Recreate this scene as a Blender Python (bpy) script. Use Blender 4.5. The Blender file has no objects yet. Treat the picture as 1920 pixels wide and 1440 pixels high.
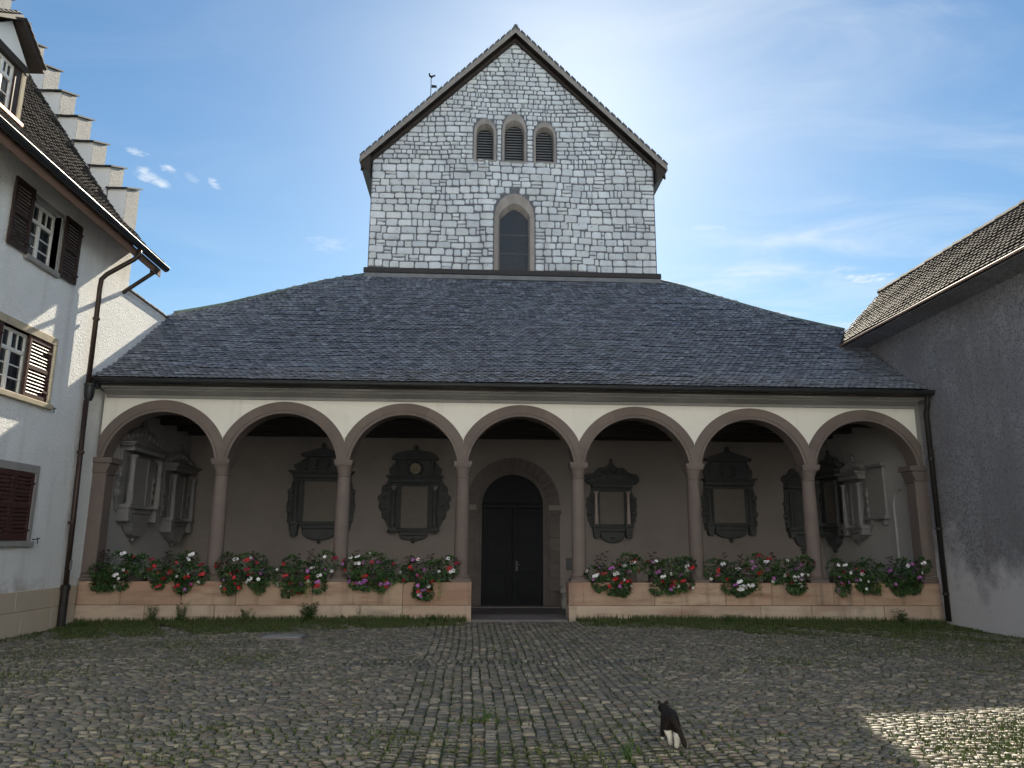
import bpy, math, random
import numpy as np
from mathutils import Matrix, Vector
random.seed(7)
rng = np.random.default_rng(7)
scene = bpy.context.scene
COL = scene.collection
R = math.radians

# ------------------------------------------------------------------ camera
CAM = (-1.0219, -16.3151, 1.6)
FPX, PITCH, YAW, ROLL = 1400.07, .2085, .0497, .0053
_F = np.array([math.sin(YAW)*math.cos(PITCH), math.cos(YAW)*math.cos(PITCH), math.sin(PITCH)])
_r = np.array([math.cos(YAW), -math.sin(YAW), 0]); _u = np.cross(_r, _F)
_R = _r*math.cos(ROLL)+_u*math.sin(ROLL); _U = -_r*math.sin(ROLL)+_u*math.cos(ROLL)
cam = bpy.data.cameras.new('camera'); camo = bpy.data.objects.new('camera', cam); COL.objects.link(camo)
cam.sensor_fit = 'HORIZONTAL'; cam.sensor_width = 36; cam.lens = FPX/1920*36; cam.clip_start = .1; cam.clip_end = 3000
camo.matrix_world = Matrix(((_R[0], _U[0], -_F[0], CAM[0]), (_R[1], _U[1], -_F[1], CAM[1]), (_R[2], _U[2], -_F[2], CAM[2]), (0, 0, 0, 1)))
scene.camera = camo
def project(P):
    d = np.asarray(P, float)-np.array(CAM); z = d@_F
    z = np.where(z > .1, z, .1)
    return 960+FPX*(d@_R)/z, 720-FPX*(d@_U)/z, z

# ------------------------------------------------------------------ light
SUN_AZ, SUN_EL = R(7.7), R(33.8)          # azimuth from +Y towards +X
scene.view_settings.view_transform = 'Standard'
try: scene.view_settings.look = 'None'
except Exception: pass
scene.view_settings.gamma = 1; scene.view_settings.use_curve_mapping = False
scene.view_settings.exposure = 1.35
world = bpy.data.worlds.new('World'); scene.world = world; world.use_nodes = True
wn, wl = world.node_tree.nodes, world.node_tree.links
wn.clear()
def wnode(t, **k):
    n = wn.new(t)
    for a, b in k.items(): setattr(n, a, b)
    return n
def wmath(op, a, b=None, c=None):
    n = wnode('ShaderNodeMath', operation=op)
    for i, x in enumerate((a, b, c)):
        if x is None: continue
        if isinstance(x, (int, float)): n.inputs[i].default_value = x
        else: wl.new(x, n.inputs[i])
    return n.outputs[0]
sky = wnode('ShaderNodeTexSky', sky_type='NISHITA', sun_disc=False, sun_elevation=SUN_EL, sun_rotation=SUN_AZ,
            altitude=300, air_density=1.15, dust_density=0.40, ozone_density=1.6)
out = wnode('ShaderNodeOutputWorld'); bg = wnode('ShaderNodeBackground'); bg.inputs[1].default_value = 0.05
tc = wnode('ShaderNodeTexCoord'); sep = wnode('ShaderNodeSeparateXYZ'); wl.new(tc.outputs['Generated'], sep.inputs[0])
zc = wmath('MAXIMUM', sep.outputs[2], .06)
px_, py_ = wmath('DIVIDE', sep.outputs[0], zc), wmath('DIVIDE', sep.outputs[1], zc)
comb = wnode('ShaderNodeCombineXYZ'); wl.new(px_, comb.inputs[0]); wl.new(py_, comb.inputs[1])
def wnoise(vec, sc, loc, detail, rough, rot=0., scl=(1, 1, 1), dist=0.):
    mp = wnode('ShaderNodeMapping'); mp.inputs['Location'].default_value = loc; mp.inputs['Rotation'].default_value = (0, 0, rot); mp.inputs['Scale'].default_value = scl
    wl.new(vec, mp.inputs[0]); n = wnode('ShaderNodeTexNoise'); n.inputs['Scale'].default_value = sc; n.inputs['Detail'].default_value = detail
    n.inputs['Roughness'].default_value = rough; n.inputs['Distortion'].default_value = dist; wl.new(mp.outputs[0], n.inputs['Vector']); return n.outputs[0]
def wsmooth(x, a, b):
    n = wnode('ShaderNodeMapRange', interpolation_type='SMOOTHSTEP'); n.inputs[1].default_value = a; n.inputs[2].default_value = b; wl.new(x, n.inputs[0]); return n.outputs[0]
# high thin cirrus, drawn out in one direction, thicker towards the right of the view
cir = wmath('MULTIPLY', wsmooth(wnoise(comb.outputs[0], 1.5, (3.1, 1.7, 0), 7, .55, R(28), (1.0, 1.9, 1), .8), .34, .92),
            wsmooth(wnoise(comb.outputs[0], .55, (7.3, 2.2, 0), 3, .5), .28, .62))
side = wmath('ADD', wmath('MULTIPLY', wsmooth(px_, -.3, 1.0), .95), .12)
cir = wmath('MULTIPLY', cir, side)
# a handful of small fair weather clouds
def puff(d, rad, seed):
    dx, dy = d[0]/d[2], d[1]/d[2]
    q = wmath('ADD', wmath('POWER', wmath('DIVIDE', wmath('SUBTRACT', px_, dx), rad[0]), 2), wmath('POWER', wmath('DIVIDE', wmath('SUBTRACT', py_, dy), rad[1]), 2))
    nz = wnoise(comb.outputs[0], 22, (seed, seed*1.7, 0), 7, .6)
    return wsmooth(wmath('SUBTRACT', wmath('MULTIPLY', nz, 2.1), wmath('ADD', wmath('MULTIPLY', q, .7), .52)), 0., .95)
cl = cir
for d, rad, s_ in (((-.385, .82, .415), (.045, .075), 1.3), ((-.372, .825, .408), (.040, .05), 5.2), ((-.362, .825, .425), (.028, .05), 2.9), ((-.342, .84, .423), (.026, .04), 9.1), ((-.318, .85, .420), (.022, .06), 2.6),
                   ((-.395, .81, .438), (.035, .035), 4.4), ((.468, .83, .312), (.15, .09), 3.7), ((.437, .835, .325), (.10, .05), 6.1), ((-.19, .91, .372), (.10, .10), 8.2), ((.29, .87, .39), (.12, .04), 7.9)):
    cl = wmath('MAXIMUM', cl, wmath('MULTIPLY', puff(d, rad, s_), .74 if s_ < 6 else .30))
mixc = wnode('ShaderNodeMix', data_type='RGBA'); wl.new(cl, mixc.inputs[0])
hsv = wnode('ShaderNodeHueSaturation'); hsv.inputs['Saturation'].default_value = 1.2; wl.new(sky.outputs[0], hsv.inputs['Color'])
mulc = wnode('ShaderNodeMix', data_type='RGBA', blend_type='MULTIPLY'); mulc.inputs[0].default_value = 1.; wl.new(hsv.outputs[0], mulc.inputs[6]); mulc.inputs[7].default_value = (.87, .98, .98, 1)
wl.new(mulc.outputs[2], mixc.inputs[6])
mixc.inputs[7].default_value = (7.6, 8.1, 8.5, 1)
wl.new(mixc.outputs[2], bg.inputs[0]); wl.new(bg.outputs[0], out.inputs[0])
sun = bpy.data.lights.new('sun', 'SUN'); sun.energy = 5.0; sun.angle = R(.53); sun.color = (1.0, .90, .72)
suno = bpy.data.objects.new('sun', sun); COL.objects.link(suno)
sd = Vector((math.sin(SUN_AZ)*math.cos(SUN_EL), math.cos(SUN_AZ)*math.cos(SUN_EL), math.sin(SUN_EL)))
suno.rotation_euler = sd.to_track_quat('Z', 'Y').to_euler(); suno.location = (20, 60, 60)

# ------------------------------------------------------------------ materials
def mat(name, cols, rough=.85, scale=3., detail=6, bump=None, tint=0., palette=None, grime=None, spec=.3, stretch=None, metal=0., trans=0., pmix=.62, base=None, streak=None):
    """cols: two colours mixed by world-space noise; palette: colours picked per piece; grime: (colour, scale, low, high)"""
    m = bpy.data.materials.new(name); m.use_nodes = True
    nt = m.node_tree; N, L = nt.nodes, nt.links
    b = N['Principled BSDF']; b.inputs['Roughness'].default_value = rough; b.inputs['Specular IOR Level'].default_value = spec; b.inputs['Metallic'].default_value = metal
    geo = N.new('ShaderNodeNewGeometry'); pos = geo.outputs['Position']
    if stretch:
        mp = N.new('ShaderNodeMapping'); mp.inputs['Scale'].default_value = stretch; L.new(pos, mp.inputs[0]); pos = mp.outputs[0]
    def noise(sc, det=6, rgh=.6):
        n = N.new('ShaderNodeTexNoise'); n.inputs['Scale'].default_value = sc; n.inputs['Detail'].default_value = det; n.inputs['Roughness'].default_value = rgh
        L.new(pos, n.inputs['Vector']); return n.outputs[0]
    def ramp(x, a, c):
        n = N.new('ShaderNodeMapRange'); n.inputs[1].default_value = a; n.inputs[2].default_value = c; L.new(x, n.inputs[0]); return n.outputs[0]
    def mix(f, a, c, bt='MIX'):
        n = N.new('ShaderNodeMix'); n.data_type = 'RGBA'; n.blend_type = bt
        for i, x in ((0, f), (6, a), (7, c)):
            if isinstance(x, (int, float)): n.inputs[i].default_value = x
            elif isinstance(x, tuple): n.inputs[i].default_value = (*x, 1)
            else: L.new(x, n.inputs[i])
        return n.outputs[2]
    col = mix(ramp(noise(scale, detail), .32, .68), cols[0], cols[1])
    if palette or tint:
        at = N.new('ShaderNodeAttribute'); at.attribute_name = 'tint'; oi = N.new('ShaderNodeObjectInfo')
        ad = N.new('ShaderNodeMath'); ad.operation = 'ADD'; L.new(at.outputs['Fac'], ad.inputs[0]); L.new(oi.outputs['Random'], ad.inputs[1])
        fr = N.new('ShaderNodeMath'); fr.operation = 'FRACT'; L.new(ad.outputs[0], fr.inputs[0]); rnd = fr.outputs[0]
        if palette:
            cr = N.new('ShaderNodeValToRGB'); cr.color_ramp.interpolation = 'LINEAR'; e = cr.color_ramp.elements
            while len(e) < len(palette): e.new(.5)
            for i, c in enumerate(palette): e[i].position = i/(len(palette)-1); e[i].color = (*c, 1)
            L.new(rnd, cr.inputs[0]); col = mix(pmix, col, cr.outputs[0])
        if tint:
            m2 = N.new('ShaderNodeMath'); m2.operation = 'MULTIPLY'; m2.inputs[1].default_value = 7.31; L.new(rnd, m2.inputs[0])
            f2 = N.new('ShaderNodeMath'); f2.operation = 'FRACT'; L.new(m2.outputs[0], f2.inputs[0])
            mr = N.new('ShaderNodeMapRange'); mr.inputs[3].default_value = 1-tint; mr.inputs[4].default_value = 1+tint; L.new(f2.outputs[0], mr.inputs[0])
            cb = N.new('ShaderNodeCombineColor'); [L.new(mr.outputs[0], cb.inputs[i]) for i in range(3)]
            col = mix(1., col, cb.outputs[0], 'MULTIPLY')
    for g in (grime or []):
        col = mix(ramp(noise(g[1], 8, .65), g[2], g[3]), col, g[0])
    if streak:                                            # rain marks running down the surface
        mq = N.new('ShaderNodeMapping'); mq.inputs['Scale'].default_value = (1, 1, .09); L.new(geo.outputs['Position'], mq.inputs[0])
        nq = N.new('ShaderNodeTexNoise'); nq.inputs['Scale'].default_value = streak[1]; nq.inputs['Detail'].default_value = 7; nq.inputs['Roughness'].default_value = .62; L.new(mq.outputs[0], nq.inputs['Vector'])
        col = mix(ramp(nq.outputs[0], streak[2], streak[3]), col, streak[0])
    if base:                                              # a stain of its own that rises irregularly from the foot of the wall
        sx = N.new('ShaderNodeSeparateXYZ'); L.new(geo.outputs['Position'], sx.inputs[0])
        ad2 = N.new('ShaderNodeMath'); ad2.operation = 'MULTIPLY_ADD'; L.new(noise(base[1], 9, .68), ad2.inputs[0]); ad2.inputs[1].default_value = -base[2]*3.4; L.new(sx.outputs[2], ad2.inputs[2])
        col = mix(ramp(ad2.outputs[0], -base[2]*1.45+base[3], -base[2]*2.1+base[3]), col, base[0])
    L.new(col, b.inputs['Base Color'])
    if trans: b.inputs['Transmission Weight'].default_value = trans
    if bump:
        last = None
        for sc, st, dist in (bump if isinstance(bump, list) else [bump]):
            bn = N.new('ShaderNodeBump'); bn.inputs['Strength'].default_value = st; bn.inputs['Distance'].default_value = dist
            L.new(noise(sc, 4, .6), bn.inputs['Height'])
            if last: L.new(last, bn.inputs['Normal'])
            last = bn.outputs[0]
        L.new(last, b.inputs['Normal'])
    return m
M = {}
M['earth'] = mat('earth_and_moss', ((.060, .056, .042), (.040, .060, .020)), .95, 1.3, grime=[((.030, .062, .012), 2.6, .42, .62)], bump=(40, .5, .02))
def moss_edge(m):
    N, L = m.node_tree.nodes, m.node_tree.links; b = N['Principled BSDF']; src = b.inputs['Base Color'].links[0].from_socket
    g = N.new('ShaderNodeNewGeometry'); sx = N.new('ShaderNodeSeparateXYZ'); L.new(g.outputs['Position'], sx.inputs[0])
    n = N.new('ShaderNodeTexNoise'); n.inputs['Scale'].default_value = 1.1; n.inputs['Detail'].default_value = 8; L.new(g.outputs['Position'], n.inputs['Vector'])
    a = N.new('ShaderNodeMath'); a.operation = 'ABSOLUTE'; L.new(sx.outputs[0], a.inputs[0])
    q = N.new('ShaderNodeMath'); q.operation = 'MULTIPLY_ADD'; L.new(a.outputs[0], q.inputs[0]); q.inputs[1].default_value = .16; L.new(sx.outputs[1], q.inputs[2])
    w = N.new('ShaderNodeMath'); w.operation = 'MULTIPLY_ADD'; L.new(n.outputs[0], w.inputs[0]); w.inputs[1].default_value = 3.; L.new(q.outputs[0], w.inputs[2])
    r = N.new('ShaderNodeMapRange'); r.inputs[1].default_value = .35; r.inputs[2].default_value = 1.1; L.new(w.outputs[0], r.inputs[0])
    x = N.new('ShaderNodeMix'); x.data_type = 'RGBA'; L.new(r.outputs[0], x.inputs[0]); L.new(src, x.inputs[6]); x.inputs[7].default_value = (.048, .066, .022, 1); L.new(x.outputs[2], b.inputs['Base Color'])
moss_edge(M['earth'])
M['cobble'] = mat('cobble_stone', ((0.159, 0.147, 0.127), (0.196, 0.178, 0.146)), .6, 30, palette=[(0.090, 0.085, 0.077), (0.217, 0.190, 0.141), (0.133, 0.127, 0.116), (0.265, 0.225, 0.164), (0.101, 0.095, 0.085), (0.201, 0.145, 0.105), (0.154, 0.145, 0.127), (0.302, 0.265, 0.200), (0.117, 0.108, 0.091), (0.175, 0.160, 0.127), (0.080, 0.077, 0.073), (0.148, 0.150, 0.146)],
                  pmix=.88, tint=.26, bump=(60, .35, .006), grime=[((0.069, 0.078, 0.038), 4.5, .52, .78), ((0.090, 0.085, 0.073), .55, .5, .85)], spec=.35)
M['plaster_white'] = mat('white_roughcast', ((.86, .86, .85), (.80, .80, .79)), .95, 1.2, bump=[(26, .95, .035), (70, .6, .015)], grime=[((.62, .61, .58), .7, .62, .9)], base=((.55, .53, .49), 2., .5, .75), streak=((.66, .655, .64), 2.2, .52, .78))
M['plaster_old'] = mat('weathered_roughcast', ((.46, .45, .44), (.38, .375, .37)), .95, 2, bump=[(26, 1., .04), (70, .6, .015)], grime=[((.27, .265, .26), 3, .55, .8)])
M['plaster_smooth'] = mat('white_smooth_plaster', ((.84, .84, .83), (.79, .79, .78)), .92, 1.2, bump=(60, .25, .006))
M['bounce_render'] = mat('cool_bounce_render', ((.76, .81, .88), (.73, .775, .84)), .95, .6)  # cool pale render that keeps the added wing's bounced sunlight neutral
M['spandrel'] = mat('cream_plaster', ((.77, .745, .685), (.73, .70, .64)), .9, 1.6, bump=(50, .2, .005), grime=[((.62, .575, .49), 1.1, .55, .85), ((.55, .50, .44), 5, .66, .85)], streak=((.60, .565, .51), 3., .56, .78))
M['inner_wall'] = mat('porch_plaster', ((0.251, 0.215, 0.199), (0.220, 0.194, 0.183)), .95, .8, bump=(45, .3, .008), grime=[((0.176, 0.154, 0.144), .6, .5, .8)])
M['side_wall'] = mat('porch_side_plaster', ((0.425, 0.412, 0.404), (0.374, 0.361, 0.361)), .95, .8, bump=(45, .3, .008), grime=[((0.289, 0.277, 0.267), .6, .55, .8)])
M['dark_rough'] = mat('grey_roughcast', ((0.334, 0.329, 0.355), (0.426, 0.425, 0.460)), .96, 1.1, bump=[(22, 1., .05), (70, .9, .02)], grime=[((0.181, 0.169, 0.180), 24, .47, .62), ((0.230, 0.221, 0.249), .45, .45, .7), ((0.173, 0.168, 0.184), 17, .60, .70), ((0.761, 0.754, 0.789), 12, .64, .72)], base=((0.714, 0.694, 0.723), .9, 1.6, 1.15), streak=((0.228, 0.218, 0.229), 1.6, .48, .72))
M['sandstone'] = mat('red_sandstone', ((0.172, 0.135, 0.118), (0.143, 0.116, 0.106)), .88, 2.5, bump=[(70, .3, .008), (9, .3, .01)], tint=.11, grime=[((0.160, 0.129, 0.126), 1.3, .5, .8)])
M['portal'] = mat('portal_stone', ((0.132, 0.112, 0.105), (0.102, 0.090, 0.086)), .88, 3, bump=(60, .35, .008), tint=.05, grime=[((0.076, 0.068, 0.066), 2., .5, .8)])
M['grey_stone'] = mat('grey_moulding_stone', ((.30, .285, .27), (.25, .24, .23)), .85, 3, bump=(60, .2, .006))
M['base_stone'] = mat('buff_sandstone_block', ((0.516, 0.417, 0.326), (0.453, 0.358, 0.280)), .85, 2.2, stretch=(.6, 1, 2.4), palette=[(0.555, 0.434, 0.339), (0.404, 0.270, 0.201), (0.582, 0.496, 0.401), (0.447, 0.318, 0.240), (0.518, 0.432, 0.346)], pmix=.5, tint=.07,
                      bump=(55, .35, .008), grime=[((0.206, 0.163, 0.133), 1.5, .56, .80), ((0.333, 0.221, 0.165), .8, .50, .75), ((0.167, 0.150, 0.115), 6, .66, .8)], base=((0.177, 0.160, 0.121), 3., .16, .02), streak=((.27, .215, .165), 3., .55, .78))
M['cap_stone'] = mat('stained_red_sandstone_block', ((.47, .325, .235), (.40, .27, .20)), .88, 2.4, stretch=(.5, 1, 3.2), palette=[(.50, .36, .26), (.36, .22, .155), (.52, .40, .29), (.41, .275, .20), (.47, .35, .26)], pmix=.6, tint=.08,
                     bump=[(55, .4, .008), (7, .3, .012)], grime=[((.22, .15, .11), 2.2, .50, .78), ((.36, .20, .135), 1.1, .48, .75)], streak=((.17, .13, .105), 3.2, .53, .74))
M['plinth_stone'] = mat('pale_plinth_block', ((.60, .50, .38), (.52, .43, .33)), .9, 2, palette=[(.60, .50, .38), (.52, .43, .33), (.57, .50, .40)], tint=.06, bump=(55, .35, .008), grime=[((.24, .21, .18), 1.2, .6, .85)])
M['lime_stone'] = mat('pale_limestone_block', ((0.636, 0.664, 0.692), (0.548, 0.578, 0.614)), .9, 7, palette=[(0.680, 0.717, 0.746), (0.600, 0.636, 0.669), (0.548, 0.588, 0.637), (0.698, 0.741, 0.791), (0.636, 0.645, 0.637), (0.512, 0.553, 0.614)], tint=.10,
                      bump=[(9, .5, .03), (45, .5, .012)], grime=[((0.212, 0.230, 0.274), 10, .60, .70), ((0.442, 0.462, 0.483), 1.1, .5, .75)], streak=((0.446, 0.456, 0.475), 1.5, .54, .76))
M['mortar'] = mat('lime_mortar', ((0.155, 0.160, 0.181), (0.112, 0.117, 0.136)), .96, 5, bump=(40, .6, .02))
M['surround'] = mat('grey_window_stone', ((.32, .29, .265), (.25, .23, .22)), .9, 3, bump=(45, .4, .01), tint=.12)
M['tile'] = mat('weathered_clay_tile', ((0.168, 0.185, 0.232), (0.129, 0.148, 0.194)), .46, 9, palette=[(0.151, 0.169, 0.218), (0.215, 0.223, 0.261), (0.111, 0.136, 0.189), (0.264, 0.283, 0.327), (0.144, 0.159, 0.194), (0.184, 0.183, 0.208), (0.320, 0.367, 0.438), (0.129, 0.150, 0.202)], tint=.30,
                grime=[((0.255, 0.302, 0.345), 16, .68, .80), ((0.135, 0.169, 0.167), 1.0, .6, .8)], bump=(60, .4, .006), spec=.5)
M['tile_warm'] = mat('brown_clay_tile', ((0.069, 0.056, 0.053), (0.051, 0.047, 0.048)), .7, 9, palette=[(0.060, 0.050, 0.051), (0.090, 0.074, 0.066), (0.045, 0.044, 0.048), (0.105, 0.099, 0.088), (0.057, 0.047, 0.044)], tint=.28, grime=[((0.114, 0.130, 0.132), 14, .64, .78)], bump=(60, .4, .006))
M['wood_dark'] = mat('dark_brown_wood', ((.045, .034, .028), (.030, .024, .021)), .7, 4, stretch=(1, 1, 6), bump=(30, .3, .005))
M['wood_grey'] = mat('weathered_verge_board', ((.30, .275, .255), (.22, .205, .20)), .8, 6, bump=(30, .3, .005))
M['eave_wood'] = mat('brown_eave_board', ((.20, .12, .085), (.15, .095, .07)), .75, 5, stretch=(4, .5, 4), bump=(30, .3, .005))
M['door_wood'] = mat('dark_door_wood', ((.014, .015, .018), (.009, .010, .013)), .6, 6, spec=.12, stretch=(4, 4, .4), bump=(30, .25, .004))
M['shutter'] = mat('oxblood_shutter_paint', ((.070, .032, .027), (.058, .028, .025)), .5, 5, bump=(40, .15, .003))
M['shutter_dark'] = mat('dark_brown_shutter_paint', ((.045, .028, .024), (.037, .024, .022)), .55, 5)
M['white_paint'] = mat('white_window_paint', ((.75, .74, .71), (.70, .69, .66)), .45, 4)
M['frame_stone'] = mat('yellow_frame_stone', ((.48, .41, .29), (.40, .345, .26)), .9, 5, bump=(50, .4, .01), grime=[((.25, .23, .19), 5, .6, .8)])
M['frame_grey'] = mat('grey_frame_stone', ((.31, .29, .27), (.26, .25, .24)), .9, 5, bump=(50, .3, .008))
M['glass'] = mat('window_glass', ((.02, .025, .03), (.028, .032, .036)), .06, .8, spec=.6)
M['lead_glass'] = mat('leaded_glass', ((.020, .024, .032), (.028, .034, .045)), .22, 12, spec=.5, tint=.4)
M['lead'] = mat('lead_strip', ((.10, .105, .115), (.075, .08, .09)), .6, 8)
M['louvre'] = mat('grey_louvre_wood', ((.24, .245, .26), (.19, .195, .21)), .75, 8)
M['iron'] = mat('dark_painted_iron', ((.018, .017, .017), (.026, .022, .020)), .5, 8)
M['gutter'] = mat('dark_gutter_metal', ((.035, .036, .038), (.026, .028, .030)), .42, 6, metal=.3)
M['copper_pipe'] = mat('browned_copper_pipe', ((.060, .038, .030), (.040, .028, .024)), .45, 4, metal=.4)
M['bright_copper'] = mat('bright_copper_edge', ((.62, .36, .24), (.50, .29, .20)), .38, 4, metal=.7)
M['verdigris'] = mat('green_copper_capping', ((.13, .19, .16), (.10, .13, .115)), .6, 5, grime=[((.06, .055, .05), 3, .5, .7)])
M['flashing'] = mat('pale_lead_flashing', ((0.204, 0.211, 0.224), (0.144, 0.152, 0.165)), .55, 4)
M['slate'] = mat('dark_coping_slab', ((.055, .05, .05), (.038, .036, .038)), .8, 8, bump=(40, .4, .01))
M['epitaph'] = mat('dark_epitaph_stone', ((.075, .080, .080), (.055, .060, .062)), .75, 5, bump=(35, .5, .015))
M['epitaph_pale'] = mat('grey_epitaph_stone', ((0.247, 0.240, 0.242), (0.195, 0.191, 0.195)), .8, 5, bump=(35, .5, .012))
M['panel'] = mat('inscription_slab', ((0.168, 0.144, 0.125), (0.140, 0.125, 0.114)), .7, 5, bump=(90, .3, .004), stretch=(1, 1, 3))
M['panel_pale'] = mat('grey_inscription_slab', ((0.281, 0.273, 0.268), (0.242, 0.234, 0.232)), .7, 5, bump=(90, .3, .004), stretch=(1, 1, 3))
M['marble'] = mat('pinkish_marble', ((.45, .36, .34), (.36, .28, .27)), .5, 9)
M['gilt'] = mat('worn_gilding', ((.34, .29, .20), (.24, .20, .15)), .5, 8)
M['leaf'] = mat('planter_leaf', ((0.062, 0.126, 0.041), (0.043, 0.090, 0.031)), .5, 12, palette=[(0.045, 0.096, 0.034), (0.094, 0.162, 0.043), (0.035, 0.072, 0.031), (0.075, 0.132, 0.072)], tint=.3)
M['leaf_grey'] = mat('silver_green_leaf', ((.085, .125, .10), (.060, .095, .075)), .7, 12, tint=.25)
M['leaf_purple'] = mat('dark_purple_leaf', ((.035, .014, .017), (.060, .018, .018)), .5, 12, tint=.3)
M['leaf_lime'] = mat('yellow_green_leaf', ((.22, .26, .045), (.13, .19, .035)), .6, 12, tint=.25)
M['red'] = mat('red_petal', ((.50, .018, .022), (.40, .015, .03)), .55, 9)
M['crimson'] = mat('crimson_petal', ((.25, .012, .035), (.19, .010, .03)), .55, 9)
M['white_fl'] = mat('white_petal', ((.80, .78, .80), (.72, .70, .74)), .6, 9)
M['pink_fl'] = mat('violet_pink_petal', ((.40, .14, .40), (.32, .10, .33)), .6, 9)
M['terracotta'] = mat('planter_trough', ((.045, .04, .038), (.06, .05, .045)), .8, 9)
M['grass'] = mat('short_grass', ((.050, .085, .020), (.080, .105, .030)), .7, 3, palette=[(.038, .070, .018), (.075, .105, .030), (.115, .120, .045), (.034, .060, .018), (.10, .095, .045)], tint=.2)
M['weed'] = mat('weed_leaf', ((.060, .115, .028), (.040, .085, .022)), .6, 8, tint=.3)
M['porch_floor'] = mat('porch_flagstone', ((.13, .115, .11), (.10, .09, .088)), .8, 3)
M['threshold'] = mat('threshold_stone', ((.20, .175, .17), (.16, .145, .145)), .8, 3, bump=(50, .2, .005))
M['sign'] = mat('grey_notice_plate', ((.06, .07, .075), (.05, .058, .062)), .5, 6)

# ------------------------------------------------------------------ mesh helpers
class MB:
    def __init__(s): s.v, s.f, s.t, s.n = [], [], [], 0
    def add(s, vs, fs, t=0.):
        s.v.extend([tuple(map(float, p)) for p in vs]); s.f.extend([tuple(i+s.n for i in f) for f in fs]); s.t.extend([t]*len(fs)); s.n += len(vs); return s
    def box(s, x0, x1, y0, y1, z0, z1, t=0.):
        return s.add([(x0, y0, z0), (x1, y0, z0), (x1, y1, z0), (x0, y1, z0), (x0, y0, z1), (x1, y0, z1), (x1, y1, z1), (x0, y1, z1)],
                     [(0, 3, 2, 1), (4, 5, 6, 7), (0, 1, 5, 4), (1, 2, 6, 5), (2, 3, 7, 6), (3, 0, 4, 7)], t)
    def prism(s, pts, axis, a, b, t=0.):
        """2-D outline (counter-clockwise) extruded along an axis: 'y' pts=(x,z); 'x' pts=(y,z); 'z' pts=(x,y)"""
        mk = {'y': lambda p, d: (p[0], d, p[1]), 'x': lambda p, d: (d, p[0], p[1]), 'z': lambda p, d: (p[0], p[1], d)}[axis]
        n = len(pts); vs = [mk(p, a) for p in pts]+[mk(p, b) for p in pts]
        fs = [tuple(range(n)), tuple(range(2*n-1, n-1, -1))]+[(i, (i+1) % n, (i+1) % n+n, i+n)[::-1] for i in range(n)]
        return s.add(vs, fs, t)
    def lathe(s, prof, c, n=12, t=0., square=False, a0=0., a1=2*math.pi):
        vs = []; full = abs(a1-a0-2*math.pi) < 1e-6; m = n if full else n+1
        for r, z in prof:
            for i in range(m):
                a = a0+(a1-a0)*i/n; vs.append((c[0]+r*math.cos(a), c[1]+r*math.sin(a), c[2]+z))
        fs = []
        for j in range(len(prof)-1):
            for i in range(m if full else n):
                k = (i+1) % m; fs.append((j*m+i, j*m+k, (j+1)*m+k, (j+1)*m+i))
        if full: fs += [tuple(range(m))[::-1], tuple((len(prof)-1)*m+i for i in range(m))]
        return s.add(vs, fs, t)
    def tube(s, path, r, n=8, t=0., cap=True):
        path = [Vector(p) for p in path]; vs = []; rr = r if isinstance(r, (list, tuple)) else [r]*len(path); ref = None
        for i, p in enumerate(path):
            d = (path[min(i+1, len(path)-1)]-path[max(i-1, 0)]).normalized()
            if ref is None: ref = d.orthogonal().normalized()
            ref = (ref-d*ref.dot(d)).normalized(); w = d.cross(ref)
            vs += [tuple(p+(ref*math.cos(2*math.pi*k/n)+w*math.sin(2*math.pi*k/n))*rr[i]) for k in range(n)]
        fs = [(j*n+i, j*n+(i+1) % n, (j+1)*n+(i+1) % n, (j+1)*n+i) for j in range(len(path)-1) for i in range(n)]
        if cap: fs += [tuple(range(n))[::-1], tuple((len(path)-1)*n+i for i in range(n))]
        return s.add(vs, fs, t)
    def mesh(s, name, m, smooth=False, off=(0, 0, 0)):
        me = bpy.data.meshes.new(name); o = np.array(off, float)
        me.from_pydata([tuple(np.array(p)-o) for p in s.v] if any(off) else s.v, [], s.f); me.materials.append(m)
        a = me.attributes.new('tint', 'FLOAT', 'FACE'); a.data.foreach_set('value', np.array(s.t, np.float32))
        if smooth: me.polygons.foreach_set('use_smooth', [True]*len(s.f))
        me.update(); return me
def wloc(o):
    p = Vector((0, 0, 0))
    while o: p += o.location; o = o.parent
    return p
def obj(name, mb, m, parent=None, smooth=False, local=False, bevel=0., kind=None, label=None, auto=None):
    """one mesh object; vertices are in world space unless local, in which case they are in the parent's frame"""
    off = (0, 0, 0) if (local or not parent) else tuple(wloc(parent))
    o = bpy.data.objects.new(name, mb.mesh(name, m, smooth, off)); COL.objects.link(o)
    if parent: o.parent = parent
    if bevel:
        b = o.modifiers.new('bevel', 'BEVEL'); b.width = bevel; b.segments = 1; b.limit_method = 'ANGLE'; b.angle_limit = R(40)
    if auto:
        for p in o.data.polygons: p.use_smooth = True
        o.data.set_sharp_from_angle(angle=R(auto))
    if kind: o['kind'] = kind
    if label: o['label'] = label
    return o
def thing(name, label, cat, loc, rz=0., group=None, kind=None):
    o = bpy.data.objects.new(name, None); COL.objects.link(o); o.location = loc; o.rotation_euler = (0, 0, rz); o.empty_display_size = .3
    o['label'] = label; o['category'] = cat
    if group: o['group'] = group
    if kind: o['kind'] = kind
    return o
def tag(o, label, cat, group=None):
    o['label'] = label; o['category'] = cat
    if group: o['group'] = group
    return o
def piece(name, mesh, parent, loc, mtx=None):
    """one of many alike pieces: shares its mesh, own place"""
    o = bpy.data.objects.new(name, mesh); COL.objects.link(o); o.parent = parent
    if mtx is not None: m = mtx.copy(); m.translation = Vector(loc)-wloc(parent); o.matrix_local = m
    else: o.location = Vector(loc)-wloc(parent)
    return o
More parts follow.
